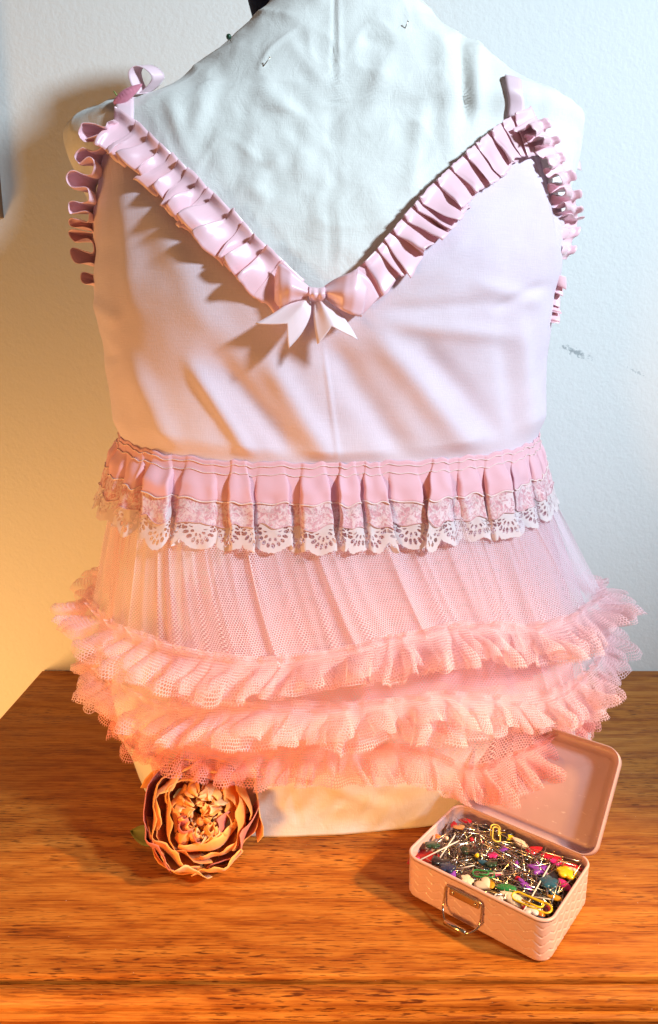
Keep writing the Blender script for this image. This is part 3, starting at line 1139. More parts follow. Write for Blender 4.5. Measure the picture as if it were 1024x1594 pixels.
obj('lace_edge', raw_mesh('lace_edge', V, F), plain('lace_thread', (0.74, 0.44, 0.48), 0.7), cami, True)
SCW = 0.0275
usc = sub / SCW
scal = 0.0062 * np.sqrt(np.clip(1 - (2 * (usc % 1.0) - 1) ** 2, 0, 1)) + 0.0009 * np.abs(np.sin(usc * math.pi * 7))
ve = np.linspace(0, 1, 14)[:, None] * (0.0265 + scal - 0.003)[None] + 0.0405
trim_part('eyelet_edging', ve, M_EYELET, 0.0012, solid=0,
          uv_scale=lambda vv: np.stack([np.broadcast_to(usc[None], vv.shape), (0.0405 + 0.0265 + 0.0032) - vv], -1))


# --- tulle skirt
def hem_ring(th, cx, cy, rx, ry, rot, p=2.3):
    s, c = np.sin(th), np.cos(th)
    a = rx * np.sign(s) * np.abs(s) ** (2 / p)
    b = -ry * np.sign(c) * np.abs(c) ** (2 / p)
    return cx + a * math.cos(rot) - b * math.sin(rot), cy + a * math.sin(rot) + b * math.cos(rot)


HEMS = {'a': (0.024, 0.720, 0.250, 0.168, R(12), 0.192), 'b': (0.026, 0.712, 0.252, 0.162, R(7), 0.138), 'c': (0.012, 0.706, 0.238, 0.160, R(-6), 0.096)}


def hem_z(key, th):
    z = HEMS[key][5]
    if key == 'a':
        return z + 0.007 * np.sin(th * 3 + 0.6) + 0.004 * np.sin(th * 7 + 1)
    if key == 'b':
        return z + 0.006 * np.sin(th * 4 + 2.0) + 0.004 * np.sin(th * 9)
    return z + 0.006 * np.sin(th * 5 + 0.5) - 0.012 * np.exp(-((th - 0.55) / 0.16) ** 2) + 0.012 * np.exp(-((th + 0.1) / 0.3) ** 2) * 0.5


def gathers(th, seed, n=46):
    """uneven cloth folds round the skirt: radial wave and the sideways roll that lays one fold over the next"""
    r = np.random.default_rng(seed)
    out, roll = np.zeros_like(th), np.zeros_like(th)
    for k in range(5):
        f = int(n * (0.30 + 0.35 * k))
        ph = f * th + r.uniform(0, 6.28) + 1.6 * np.sin(3 * th + r.uniform(0, 6))
        out += np.sin(ph) / (1 + 0.6 * k)
        roll += np.cos(ph) / (1 + 0.6 * k)
    return out / 1.8, roll / 1.8


def layer(name, key, mat, th0, th1, n, seed, shrink=0.0, start=0.012, amp=0.006, rows=46, zadd=0.0, wrap=False, twist=0.0, bulge=0.012):
    th = np.linspace(th0, th1, n, endpoint=not wrap)
    top = S(th, zwaist(th) - start, 0.0068 - shrink * 0.3)
    cx, cy, rx, ry, rot, z = HEMS[key]
    hx, hy = hem_ring(th, cx, cy, rx - shrink, ry - shrink, rot)
    hz = hem_z(key, th) + zadd
    v = np.linspace(0, 1, rows)[:, None]
    ease = v ** 1.45
    gz, ro = gathers(th, seed)
    gz2, ro2 = gathers(th, seed + 50, 95)
    ctr = np.array([cx, cy])
    rad = unit(np.stack([hx - ctr[0], hy - ctr[1]], -1))
    env = np.clip(0.55 + 1.5 * pn(np.stack([np.cos(th), np.sin(th), 0 * th], -1), 3.2, seed), 0.1, 1.5)
    hold = smooth(0.02, 0.55, v)
    wav = (hold * amp * gz[None] + 0.0024 * gz2[None] * hold) * env[None]
    bul = bulge * np.sin(np.pi * v)
    X = top[None, :, 0] * (1 - ease) + hx[None] * ease
    Y = top[None, :, 1] * (1 - ease) + hy[None] * ease
    Z = top[None, :, 2] * (1 - v) + hz[None] * v
    tg = np.stack([-rad[:, 1], rad[:, 0]], -1)
    tw_ = twist * v * np.sin(7 * th + seed)[None] + (0.15 + 0.85 * v) * amp * 1.1 * ro[None] * env[None] + 0.0022 * ro2[None] * np.sin(np.pi * np.minimum(v + 0.1, 1))
    drift = 0.016 * np.sin(3.0 * th + seed * 1.3) + 0.007 * np.sin(8 * th + seed)
    tw_ = tw_ + drift[None] * v ** 1.5
    X = X + rad[None, :, 0] * (wav + bul) + tg[None, :, 0] * tw_
    Y = Y + rad[None, :, 1] * (wav + bul) + tg[None, :, 1] * tw_
    Pp = np.stack([X, Y, Z], -1)
    Pp[..., 2] += 0.0025 * pn(Pp, 22, seed)
    mid = Pp[int(rows * 0.55)]
    u = np.concatenate([[0], np.cumsum(np.linalg.norm(np.diff(mid, axis=0), axis=1))])
    hgt = np.concatenate([[0], np.cumsum(np.linalg.norm(np.diff(Pp, axis=0), axis=-1).mean(1))])
    uv = np.stack([np.broadcast_to(u[None], Pp.shape[:2]), np.broadcast_to(hgt[:, None], Pp.shape[:2])], -1)
    uv = uv + 0.0012 * np.stack([pn(Pp, 30, 5), pn(Pp, 30, 6)], -1)
    obj(name, grid(name, Pp, uv, wrap=wrap), mat, cami, True)
    return Pp[-1]


def skirt_ruffle(name, seam, mat, width, pleat, amp, seed, lean=0.15, out=0.5, up=0.20, rows=12, jit=0.65):
    c = seam.mean(0)
    ks = np.ones(25) / 25
    seam = np.stack([np.convolve(np.pad(seam[:, j], 12, mode='edge'), ks, 'valid') for j in range(3)], -1)
    seam = catmull(seam[::12], 900)
    k = np.ones(41) / 41                      # the seam line itself runs smoothly
    pad = np.vstack([seam[:20][::-1], seam, seam[-20:][::-1]])
    sm = np.stack([np.convolve(pad[:, j], k, 'valid') for j in range(3)], -1)
    rad = unit((sm - c) * np.array([1, 1.3, 0]))
    nz = pn(sm, 11, seed)[:, None]
    nz2 = pn(sm, 26, seed + 7)[:, None]
    sm = sm + np.array([0, 0, 1.0]) * (0.006 * nz + 0.005 * nz2)
    D = unit(rad * (out + 0.5 * nz + 0.5 * nz2) + np.array([0, 0, -1.0]))
    Nn = unit(rad + np.array([0, 0, 0.55]))
    Pp, uv = ruffle(sm + rad * 0.001, D, Nn, width=width, pleat=pleat, amp=amp, mode='loop', lean=lean, header=up, seed=seed, rows=rows, per=20, base=0.10, jitter=jit)
    w = np.linspace(0.2, 1, Pp.shape[0])[:, None, None]
    Pp = Pp + w * (0.0085 * np.stack([pn(Pp, 30, seed + 1), pn(Pp, 30, seed + 2), 0.9 * pn(Pp, 30, seed + 3)], -1)
                  + 0.0035 * np.stack([pn(Pp, 75, seed + 4), pn(Pp, 75, seed + 5), pn(Pp, 75, seed + 6)], -1))
    Pp[..., 1] = np.minimum(Pp[..., 1], WALL_Y - 0.002)
    Pp[..., 2] = np.maximum(Pp[..., 2], 0.004)
    return obj(name, grid(name, Pp, uv), mat, cami, True)


TAU = 2 * math.pi
layer('lining', 'b', M_LINING, -math.pi, math.pi, 700, 3, shrink=0.022, amp=0.004, wrap=True, zadd=0.012, bulge=0.006)
sc_ = layer('tulle_layer', 'c', M_TULLE_LOW, -math.pi, math.pi, 900, 31, shrink=0.006, amp=0.005, bulge=0.006)
sb_ = layer('tulle_layer', 'b', M_TULLE, -math.pi, math.pi, 900, 17, shrink=0.003, amp=0.006, bulge=0.004)
seam_a = layer('tulle_overlay', 'a', M_TULLE_TOP, -math.pi, math.pi, 1200, 7, amp=0.0065, start=0.020, bulge=0.003)
for dz_, sd_, kk_ in ((0.0, 0, 1.0), (0.003, 100, 0.88)):      # each hem carries a doubled frill
    up_ = np.array([0, 0, dz_])
    skirt_ruffle('tulle_ruffle', sc_ + up_, M_TULLE_LOW, 0.0285 * kk_, 0.0200, 0.0125 * kk_, 41 + sd_, out=0.30)
    skirt_ruffle('tulle_ruffle', sb_ + up_, M_TULLE_RUF, 0.0285 * kk_, 0.0225, 0.0185 * kk_, 42 + sd_, out=0.55)
    skirt_ruffle('tulle_ruffle', seam_a + up_, M_TULLE_RUF, 0.0285 * kk_, 0.0225, 0.0185 * kk_, 43 + sd_, out=0.6)

# scrap of eyelet edging showing under the tulle
ep = at_depth(np.array([664.0, 696.0]), np.array([1110.0, 1112.0]), 0.568)
uu = np.linspace(0, 1, 20)
vv2 = np.linspace(0, 1, 10)
exx = ep[0, 0] + (ep[1, 0] - ep[0, 0] + 0.004) * uu
hgt_ = 0.010 + 0.009 * np.sqrt(np.clip(1 - (2 * uu - 1) ** 2, 0, 1))
Pp = np.stack([np.broadcast_to(exx[None], (10, 20)), np.broadcast_to(ep[0, 1] + 0.004 * np.sin(uu * 5)[None] - 0.012 * vv2[:, None], (10, 20)),
               ep[0, 2] - hgt_[None] * vv2[:, None] + 0.006], -1)
uvE = np.stack([np.broadcast_to(uu[None], (10, 20)), 0.019 - hgt_[None] * vv2[:, None]], -1)
obj('eyelet_scallop', grid('eyelet_scallop', Pp, uvE), M_EYELET_PINK, cami, True)

# ------------------------------------------------------------------ peony
FC = np.array([-0.1075, 0.556, 0.0440])
AX = unit(np.array([0.10, -0.80, 0.50]))
E1 = unit(np.cross(np.array([0, 0, 1.0]), AX))
E2 = np.cross(AX, E1)
peony = thing('artificial_peony', (FC[0], FC[1], 0.0), 'artificial orange and peach peony flower head lying on the sideboard', 'flower')
PM = [petal_material('petal_peach', (0.48, 0.06, 0.02), (0.90, 0.34, 0.07), (0.94, 0.50, 0.16)),
      petal_material('petal_orange', (0.40, 0.05, 0.015), (0.80, 0.25, 0.045), (0.86, 0.38, 0.10)),
      petal_material('petal_red', (0.30, 0.03, 0.04), (0.52, 0.09, 0.09), (0.66, 0.22, 0.17)),
      petal_material('petal_cream', (0.60, 0.18, 0.07), (0.86, 0.44, 0.18), (0.90, 0.58, 0.30))]


def petal(az, Rr, half, pol0, pol1, seed, mat, stretch=1.0, wob=0.0025, flip=0.0, n=13, m=15, shift=(0, 0, 0)):
    r = np.random.default_rng(seed)
    u = np.linspace(-1, 1, m)[None]
    v = np.linspace(0, 1, n)[:, None]
    shape = np.sin(np.clip(v * 0.86 + 0.14, 0, 1) * math.pi / 2) ** 0.7
    top = 1 - 0.16 * u ** 2 - 0.05 * np.sin(u * 6 + seed)
    pol = pol0 + (pol1 - pol0) * v * top
    a = az + half * u * shape
    rad = Rr * (1 + flip * smooth(0.72, 1.0, v)) + wob * v ** 1.5 * np.sin(u * r.uniform(3, 6) + r.uniform(0, 6)) + wob * 0.35 * v ** 4 * np.sin(u * 11 + seed)
    rad = rad + 0.0012 * (u ** 2) * v
    x, y, zc = rad * np.sin(pol) * np.cos(a), rad * np.sin(pol) * np.sin(a), rad * np.cos(pol) * stretch
    Pp = FC + np.asarray(shift) + x[..., None] * E1 + y[..., None] * E2 + zc[..., None] * AX
    Pp[..., 2] = np.maximum(Pp[..., 2], 0.0012)
    uv = np.stack([np.broadcast_to(u * 0.5 + 0.5, Pp.shape[:2]), np.broadcast_to(v, Pp.shape[:2])], -1)
    obj('petal', grid('petal', Pp, uv), mat, peony, True, solid=0.0003)


rp = random.Random(5)
sd = 100
for Rr, nP, half, pol1, flip, mats in ((0.0475, 5, 0.86, 1.38, 0.03, (0, 2, 0, 1, 0)), (0.0430, 5, 0.84, 1.22, 0.02, (1, 0, 1, 0, 2)), (0.0380, 5, 0.82, 1.08, 0.0, (0, 1, 0, 0, 1)),
                                       (0.0325, 4, 0.95, 0.96, -0.03, (1, 0, 1, 0)), (0.0265, 4, 0.90, 0.86, -0.05, (0, 1, 0, 1))):
    for q in range(nP):
        sd += 1
        az = TAU * q / nP + Rr * 300 + rp.uniform(-0.3, 0.3)
        petal(az, Rr * rp.uniform(0.93, 1.05), half * rp.uniform(0.8, 1.2), 2.35, pol1 * rp.uniform(0.84, 1.14), sd, PM[mats[q]], flip=flip + rp.uniform(-0.06, 0.08), stretch=0.86, wob=rp.uniform(0.0018, 0.004),
              shift=tuple(E1 * rp.uniform(-0.002, 0.002) + E2 * rp.uniform(-0.002, 0.002)))
for q in range(46):                 # crumpled heart of the flower
    sd += 1
    az = rp.uniform(0, TAU)
    rr_ = rp.uniform(0.006, 0.017)
    petal(az, rr_, rp.uniform(0.35, 0.75), 1.9, rp.uniform(0.15, 0.6), sd, PM[rp.choice((0, 1, 1, 3, 0))], wob=0.0022, flip=rp.uniform(-0.25, 0.3), n=9, m=11,
          shift=tuple((E1 * rp.uniform(-0.013, 0.013) + E2 * rp.uniform(-0.013, 0.013) + AX * rp.uniform(-0.002, 0.013))))
for q in range(16):                 # loose petals between the cup and the heart
    sd += 1
    petal(TAU * q / 16 + rp.uniform(-0.2, 0.2), rp.uniform(0.0175, 0.0245), rp.uniform(0.4, 0.65), 2.0, rp.uniform(0.5, 0.95), sd, PM[rp.choice((0, 1, 0, 2, 3))],
          wob=0.0028, flip=rp.uniform(-0.18, 0.12), n=10, m=11, shift=tuple(AX * rp.uniform(-0.002, 0.004)))
for q, (az, md) in enumerate(((-1.9, 3), (-1.25, 0), (-2.5, 2))):       # pale lower petals opened out to the front
    petal(az, 0.0480, 0.5, 2.2, 1.05, 300 + q, PM[md], flip=0.02, wob=0.0030, stretch=0.9)
lf = at_height(np.array([246, 225, 204]), np.array([1303, 1300, 1292]), 0.012)
un, vn = np.linspace(-1, 1, 9)[:, None], np.linspace(0, 1, 14)[None]
ctr_ = lf[0] + (lf[2] - lf[0]) * vn[..., None]
Pl = ctr_ + un[..., None] * (0.0085 * np.sin(np.pi * (0.18 + 0.82 * vn)) ** 0.8)[..., None] * np.array([0.15, 0.55, 0.8]) + (0.003 * un ** 2)[..., None] * np.array([0, -1, 0.3])
obj('leaf', grid('leaf', Pl), M_LEAF, peony, True, solid=0.0004)
V, F = tube([FC - AX * 0.036, FC - AX * 0.030], [0.006, 0.011], 10)
obj('calyx', raw_mesh('calyx', V, F), M_LEAF, peony, True)

# ------------------------------------------------------------------ pin tin
BL, BD, BH = 0.119, 0.086, 0.0365
BROT = R(-38.6)
BC = np.array([0.1335, 0.5095, 0.0])
tin = thing('pin_tin', tuple(BC), 'open pink hinged tin with embossed chevrons, full of sewing pins', 'tin box', rot=(0, 0, BROT))


def rrect(L, D, r, n=14, dens=0.0006):
    """rounded rectangle outline, returns points and outward normals"""
    pts, nr = [], []
    for cx, cy, a0 in ((L / 2 - r, -D / 2 + r, -90), (L / 2 - r, D / 2 - r, 0), (-L / 2 + r, D / 2 - r, 90), (-L / 2 + r, -D / 2 + r, 180)):
        for k in range(n + 1):
            a = R(a0 + 90 * k / n)
            pts.append((cx + r * math.cos(a), cy + r * math.sin(a)))
            nr.append((math.cos(a), math.sin(a)))
    pts.append(pts[0]); nr.append(nr[0])
    p, q = np.array(pts), np.array(nr)
    s = np.concatenate([[0], np.cumsum(np.linalg.norm(np.diff(p, axis=0), axis=1))])
    m = int(s[-1] / dens)
    t = np.linspace(0, s[-1], m, endpoint=False)
    P2 = np.stack([np.interp(t, s, p[:, j]) for j in (0, 1)], -1)
    N2 = unit(np.stack([np.interp(t, s, q[:, j]) for j in (0, 1)], -1))
    return P2, N2, t, s[-1]


p2, n2, t2, L2 = rrect(BL, BD, 0.011)
rows_z = np.linspace(0.0015, BH - 0.002, 66)
per = L2 / round(L2 / 0.0125)
tri = np.abs(((t2 / per) % 1.0) * 2 - 1)
zph = (rows_z[:, None] - tri[None] * 0.0042) / 0.0072
gr = np.abs((zph % 1.0) - 0.5) * 2           # 1 at the groove centre
emb = -0.00085 * smooth(0.80, 0.99, gr) + 0.00012 * ((zph % 1.0) - 0.5)
emb = emb * (smooth(0.001, 0.004, rows_z) * (1 - smooth(BH - 0.006, BH - 0.004, rows_z)))[:, None]
inset = np.interp(rows_z, [0.0015, 0.003, BH], [-0.0009, 0, 0.0004])
P = np.concatenate([p2[None] + n2[None] * (emb + inset[:, None])[..., None], np.broadcast_to(rows_z[:, None, None], (66, len(p2), 1))], -1)
bot = np.concatenate([P[:1] * np.array([0.97, 0.96, 0]) + np.array([0, 0, 0.0003]), P], 0)
Vb, Fb = bot.reshape(-1, 3), grid_faces(*bot.shape[:2], wrap=True).tolist()
Fb.append(list(range(len(p2)))[::-1])
obj('tin_body', raw_mesh('tin_body', Vb, Fb), M_TIN, tin)
ins = p2 - n2 * 0.0012
zi = np.linspace(0.0022, BH - 0.001, 40)
trii = np.abs(((t2 / per) % 1.0) * 2 - 1)
gi = np.abs((((zi[:, None] - trii[None] * 0.0042) / 0.0072) % 1.0) - 0.5) * 2
Pi = np.concatenate([ins[None] - n2[None] * (0.0003 * smooth(0.7, 0.98, gi))[..., None], np.broadcast_to(zi[:, None, None], (40, len(p2), 1))], -1)
Vi, Fi = Pi.reshape(-1, 3), grid_faces(40, len(p2), wrap=True)[:, ::-1].tolist()
Fi.append(list(range(len(p2))))
obj('tin_lining', raw_mesh('tin_lining', Vi, Fi), M_TIN_IN, tin)
rim_p = np.c_[p2 - n2 * 0.0004, np.full(len(p2), BH - 0.0006)][::3]
V, F = tube(rim_p, 0.00125, 8, closed=True)
obj('rolled_rim', raw_mesh('rolled_rim', V, F), M_TIN_IN, tin)
# lid, hinged along the back edge, leaning back
LID_ANG = R(127)
lid = obj('lid', bpy.data.meshes.new('lid_panel'), None, tin)
lid.location = (0, BD / 2 + 0.0008, BH - 0.001)
lid.rotation_euler = (-LID_ANG + R(0), 0, 0)
# closed lid runs from the hinge towards -y; opening turns it up and over
l2, ln2, lt2, lL = rrect(BL + 0.002, BD + 0.002, 0.0118, dens=0.002)
l2 = l2 + np.array([0, -BD / 2 - 0.001])
lay = []
cen_l = np.array([0, -BD / 2 - 0.001])
for sc_in, zl in ((0.0, -0.0035), (0.0, 0.006), (-0.0016, 0.0078), (-0.006, 0.0085)):
    lay.append(np.c_[l2 + ln2 * sc_in, np.full(len(l2), zl)])
for k in range(4):
    lay.append(np.c_[cen_l + (l2 + ln2 * -0.006 - cen_l) * (0.8 - 0.2 * k) if k else cen_l + (l2 - ln2 * 0.012 - cen_l), np.full(len(l2), 0.0085 if k else 0.0085)])
lay = np.array(lay)
nl = len(l2)
Vo = lay.reshape(-1, 3)
Fo = grid_faces(len(lay), nl, wrap=True).tolist()
Fo.append([(len(lay) - 1) * nl + j for j in range(nl)])
inn = []
for sc_in, zl in ((-0.0010, -0.0035), (-0.0010, 0.0052), (-0.0024, 0.0066), (-0.0068, 0.0071), (-0.0080, 0.0060), (-0.0098, 0.0056)):
    inn.append(np.c_[l2 + ln2 * sc_in, np.full(nl, zl)])
inn = np.array(inn)
Fi = (grid_faces(len(inn), nl, wrap=True)[:, ::-1]).tolist()
Fi.append([(len(inn) - 1) * nl + j for j in range(nl)][::-1])
Vl, Fl = join([(Vo, Fo), (inn.reshape(-1, 3), Fi)])
k0 = len(Vo)
Fl += [[j, k0 + j, k0 + (j + 1) % nl, (j + 1) % nl] for j in range(nl)]
lm = raw_mesh('lid', Vl, Fl)


def lid_material():
    k = NT('pink_lid_enamel')
    v = k.coord()
    n = k.noise(v, 70, 3)
    c = k.mix(n, (0.50, 0.33, 0.33), (0.58, 0.39, 0.385))
    scr = k.ramp(k.noise(k.mapping(v, (120, 420, 1), rot=(0, 0, 0.1)), 1, 2), [(0.66, 0.0), (0.72, 1.0)])
    reg = k.ramp(k.noise(v, 28, 1), [(0.52, 0.0), (0.60, 1.0)])
    c = k.mix(k.math('MULTIPLY', k.math('MULTIPLY', scr, reg), 0.7), c, (0.85, 0.72, 0.66))
    k.base(c)
    k.set(Roughness=k.ramp(n, [(0.3, 0.26), (0.7, 0.42)]))
    return k.m


lm.materials.append(lid_material())
old = lid.data
lid.data = lm
bpy.data.meshes.remove(old)
for hx_ in (-0.03, 0.03):
    V, F = tube([(hx_ - 0.008, BD / 2 + 0.0012, BH - 0.003), (hx_ + 0.008, BD / 2 + 0.0012, BH - 0.003)], 0.0013, 8)
    obj('hinge', raw_mesh('hinge', V, F), M_NICKEL, tin)
# handle
hy = -BD / 2 - 0.0008
hc = -0.0055
pl = obj('handle_plate', raw_mesh('handle_plate', *box(hc - 0.0125, hc + 0.0125, hy - 0.0012, hy + 0.0006, BH - 0.0150, BH - 0.0085), smooth_shade=False), M_NICKEL, tin)
bv = pl.modifiers.new('bevel', 'BEVEL'); bv.width = 0.0007; bv.segments = 2
for sx in (-1, 1):
    V, F = ball((hc + sx * 0.0095, hy - 0.0012, BH - 0.0118), (0.0014, 0.0009, 0.0014), 12, 8)
    obj('rivet', raw_mesh('rivet', V, F), M_NICKEL, pl)
hw = 0.0155
bail = [(hc - hw + 0.002, hy - 0.0014, BH - 0.0072), (hc + hw - 0.002, hy - 0.0014, BH - 0.0072), (hc + hw, hy - 0.0014, BH - 0.0092),
        (hc + hw, hy - 0.0032, BH - 0.0225), (hc + hw - 0.0005, hy - 0.0058, BH - 0.0262), (hc + hw - 0.005, hy - 0.0105, BH - 0.0300), (hc + hw - 0.008, hy - 0.0112, BH - 0.0304),
        (hc - hw + 0.008, hy - 0.0112, BH - 0.0304), (hc - hw + 0.005, hy - 0.0105, BH - 0.0300), (hc - hw + 0.0005, hy - 0.0058, BH - 0.0262),
        (hc - hw, hy - 0.0032, BH - 0.0225), (hc - hw, hy - 0.0014, BH - 0.0092)]
bl = []
for k in range(len(bail)):
    a, b = np.array(bail[k]), np.array(bail[(k + 1) % len(bail)])
    for f in np.linspace(0, 1, 5)[:-1]:
        bl.append(a + (b - a) * f)
bl = np.array(bl)
for _ in range(2):
    bl = (np.roll(bl, 1, 0) + 2 * bl + np.roll(bl, -1, 0)) / 4
V, F = tube(bl, 0.00078, 8, closed=True)
bo = obj('bail', raw_mesh('bail', V, F), M_NICKEL, tin)
V, F = tube([(hc - 0.0100, hy - 0.0112, BH - 0.0304), (hc - 0.0098, hy - 0.0112, BH - 0.0304), (hc + 0.0078, hy - 0.0112, BH - 0.0304), (hc + 0.0080, hy - 0.0112, BH - 0.0304)], [0.0017, 0.0021, 0.0021, 0.0017], 14)
obj('grip', raw_mesh('grip', V, F), M_NICKEL, bo)

# ------------------------------------------------------------------ what lies in the tin
CB, SB = math.cos(BROT), math.sin(BROT)


def to_world(x, y, z):
    return Vector((BC[0] + x * CB - y * SB, BC[1] + x * SB + y * CB, z))


def to_local(p):
    dx, dy = p[0] - BC[0], p[1] - BC[1]
    return dx * CB + dy * SB, -dx * SB + dy * CB


IL, ID = BL / 2 - 0.004, BD / 2 - 0.004
rp = random.Random(12)


def pile_z(x, y):
    """height of the heap: fuller at the back and right, low at the front left corner"""
    return 0.0265 + 0.0025 * (y / ID) + 0.002 * (x / IL) - 0.003 * max(0, -x / IL) * max(0, -y / ID)


def lay_pin(L):
    for _ in range(60):
        a = rp.uniform(0, TAU)
        x, y = rp.uniform(-IL, IL), rp.uniform(-ID, ID)
        dx, dy = math.cos(a) * L / 2, math.sin(a) * L / 2
        if abs(x) + abs(dx) < IL and abs(y) + abs(dy) < ID:
            return x, y, a
    return 0, 0, 0.0


# buried mass of pins too deep to tell apart
ms = []
for k in range(520):
    L = rp.uniform(0.024, 0.036)
    x, y, a = lay_pin(L)
    z = pile_z(x, y) - rp.uniform(0.0015, 0.013)
    t = rp.uniform(-0.12, 0.12)
    d = np.array([math.cos(a) * math.cos(t), math.sin(a) * math.cos(t), math.sin(t)]) * L / 2
    c = np.array([x, y, z])
    ms.append(tube([c - d, c + d], 0.00042, 4))
V, F = join(ms)
V = np.array([to_world(*p) for p in V]) - BC
heap = obj('pin_heap', raw_mesh('pin_heap', V, F), M_STEEL, loc=tuple(BC))
tag(heap, 'dense tangle of steel pins deep inside the pink tin', 'pins', kind='stuff')
V, F = [], []
gx, gy = np.meshgrid(np.linspace(-IL, IL, 40), np.linspace(-ID, ID, 30))
gzv = np.vectorize(pile_z)(gx, gy) - 0.010 + 0.003 * pn(np.stack([gx, gy, gx * 0], -1), 160, 2)
Wd = np.stack([BC[0] + gx * CB - gy * SB, BC[1] + gx * SB + gy * CB, gzv], -1)
low_ = obj('pin_bed', grid('pin_bed', Wd), plain('mixed_pins', (0.16, 0.11, 0.08), 0.5, 0.3, var=0.5, scale=700, bump=1.0))
tag(low_, 'dull packed layer of pins and trimmings at the bottom of the tin', 'pins', kind='stuff')

# pin meshes shared by the individuals: shaft along +x, centred
def pin_mesh(L, r):
    V, F = tube([(-L / 2, 0, 0), (L / 2 - 0.003, 0, 0), (L / 2, 0, 0)], [r, r, r * 0.15], 6)
    return raw_mesh('shaft', V, F)


SH = {}
for nm, mt in (('steel', M_STEEL), ('brass', M_BRASSY)):
    me = pin_mesh(0.032, 0.00034)
    me.materials.append(mt)
    SH[nm] = me
white_shaft = pin_mesh(0.040, 0.00055)
white_shaft.materials.append(plain('white_plastic', (0.80, 0.77, 0.72), 0.35))
Vh, Fh = ball((0, 0, 0), (0.00045, 0.0008, 0.0008), 8, 6)
flat_head = {nm: raw_mesh('head', Vh, Fh) for nm in SH}
for nm in SH:
    flat_head[nm].materials.append(SH[nm].materials[0])


def link(me, name, parent=None, loc=(0, 0, 0), rot=(0, 0, 0)):
    o = bpy.data.objects.new(name, me)
    o.location = loc
    o.rotation_euler = rot
    o.parent = parent
    COL.objects.link(o)
    return o


for k in range(240):
    nm = 'brass' if k % 5 == 0 else 'steel'
    x, y, a = lay_pin(0.033)
    z = pile_z(x, y) + rp.uniform(-0.001, 0.0068)
    t = rp.gauss(0, 0.10)
    rt = bpy.data.objects.new('dressmaking_pin', None)
    rt.empty_display_size = 0.005
    COL.objects.link(rt)
    rt.location = to_world(x, y, z)
    rt.rotation_euler = (0, t, a + BROT)
    if nm == 'brass':
        tag(rt, 'thin golden brass flat headed pin in the tangle inside the tin', 'pin', 'brass pins heaped in the tin')
    else:
        tag(rt, 'thin silver steel flat headed pin in the tangle inside the tin', 'pin', 'steel pins heaped in the tin')
    link(SH[nm], 'shaft', rt)
    link(flat_head[nm], 'head', rt, (-0.016, 0, 0))

PC = {}


def pmat(col, rough=0.28):
    key = (col, rough)
    if key not in PC:
        PC[key] = plain('coloured_plastic', col, rough, var=0.1, scale=250, coat=0.3)
    return PC[key]


def leaf_head(L=0.0115, W=0.0068, T=0.003, ribs=9):
    nu, nv = 18, 22
    V, F = [], []
    for i in range(nv + 1):
        t = i / nv
        w = W / 2 * math.sin(math.pi * min(1, t * 0.93 + 0.05)) ** 0.75 * (1 - 0.35 * t)
        for j in range(nu):
            a = TAU * j / nu
            y = w * math.cos(a)
            rib = 1 + 0.28 * math.sin((t * ribs + abs(y) / W * 2.0) * TAU) * abs(math.sin(a))
            V.append((t * L - L / 2, y, T / 2 * math.sin(a) * (w / (W / 2)) * rib))
    for i in range(nv):
        for j in range(nu):
            j2 = (j + 1) % nu
            F.append([i * nu + j, i * nu + j2, (i + 1) * nu + j2, (i + 1) * nu + j])
    return np.array(V), F


def poly_head(fn, n, h):
    a = np.linspace(0, TAU, n, endpoint=False)
    r = np.array([fn(q) for q in a])
    return slab(np.stack([r * np.cos(a), r * np.sin(a)], -1), h)


def star_head(r=0.006, k=5, deep=0.45):
    return poly_head(lambda a: r * (1 - deep * abs(math.sin(a * k / 2))), 40, 0.002)


def flower_head(r=0.006, k=5):
    return poly_head(lambda a: r * (0.72 + 0.28 * abs(math.cos(a * k / 2))), 50, 0.0024)


def heart_head(r=0.0055):
    a = np.linspace(0, TAU, 36, endpoint=False)
    x = 16 * np.sin(a) ** 3
    y = 13 * np.cos(a) - 5 * np.cos(2 * a) - 2 * np.cos(3 * a) - np.cos(4 * a)
    return slab(np.stack([x, y], -1) / 16 * r, 0.0022, 0.2)


def bat_head(s=0.0075):
    pts = [(0, 3.2), (1.0, 4.3), (1.3, 2.6), (4.5, 3.4), (6.2, 1.0), (4.8, 0.2), (3.6, -1.0), (2.2, -0.2), (1.2, -2.4), (0, -1.2),
           (-1.2, -2.4), (-2.2, -0.2), (-3.6, -1.0), (-4.8, 0.2), (-6.2, 1.0), (-4.5, 3.4), (-1.3, 2.6), (-1.0, 4.3)]
    return slab(np.array(pts) / 6.2 * s, 0.0018, 0.12)


def bow_head(s=0.0065):
    pts = [(0, 1), (2, 3), (5, 3.5), (5.6, 0), (5, -3.5), (2, -3), (0, -1), (-2, -3), (-5, -3.5), (-5.6, 0), (-5, 3.5), (-2, 3)]
    return slab(np.array(pts) / 5.6 * s, 0.0024, 0.2)


def round_head(r=0.0021):
    return ball((0, 0, 0), r, 14, 10)


RED, DRED, YEL, GOLD, CREAM = (0.62, 0.012, 0.03), (0.28, 0.01, 0.02), (0.85, 0.58, 0.01), (0.72, 0.36, 0.02), (0.80, 0.66, 0.48)
BLACK, DGREEN, GREEN, TEAL, NAVY = (0.012, 0.011, 0.014), (0.012, 0.06, 0.03), (0.02, 0.25, 0.06), (0.02, 0.10, 0.16), (0.012, 0.03, 0.09)
PURP, MAG, ORANGE, WHITE, TAN = (0.26, 0.05, 0.48), (0.66, 0.02, 0.22), (0.80, 0.22, 0.02), (0.82, 0.78, 0.74), (0.72, 0.36, 0.14)
SHAPES = dict(leaf=leaf_head, star=star_head, flower=flower_head, heart=heart_head, bat=bat_head, bow=bow_head, round=round_head)
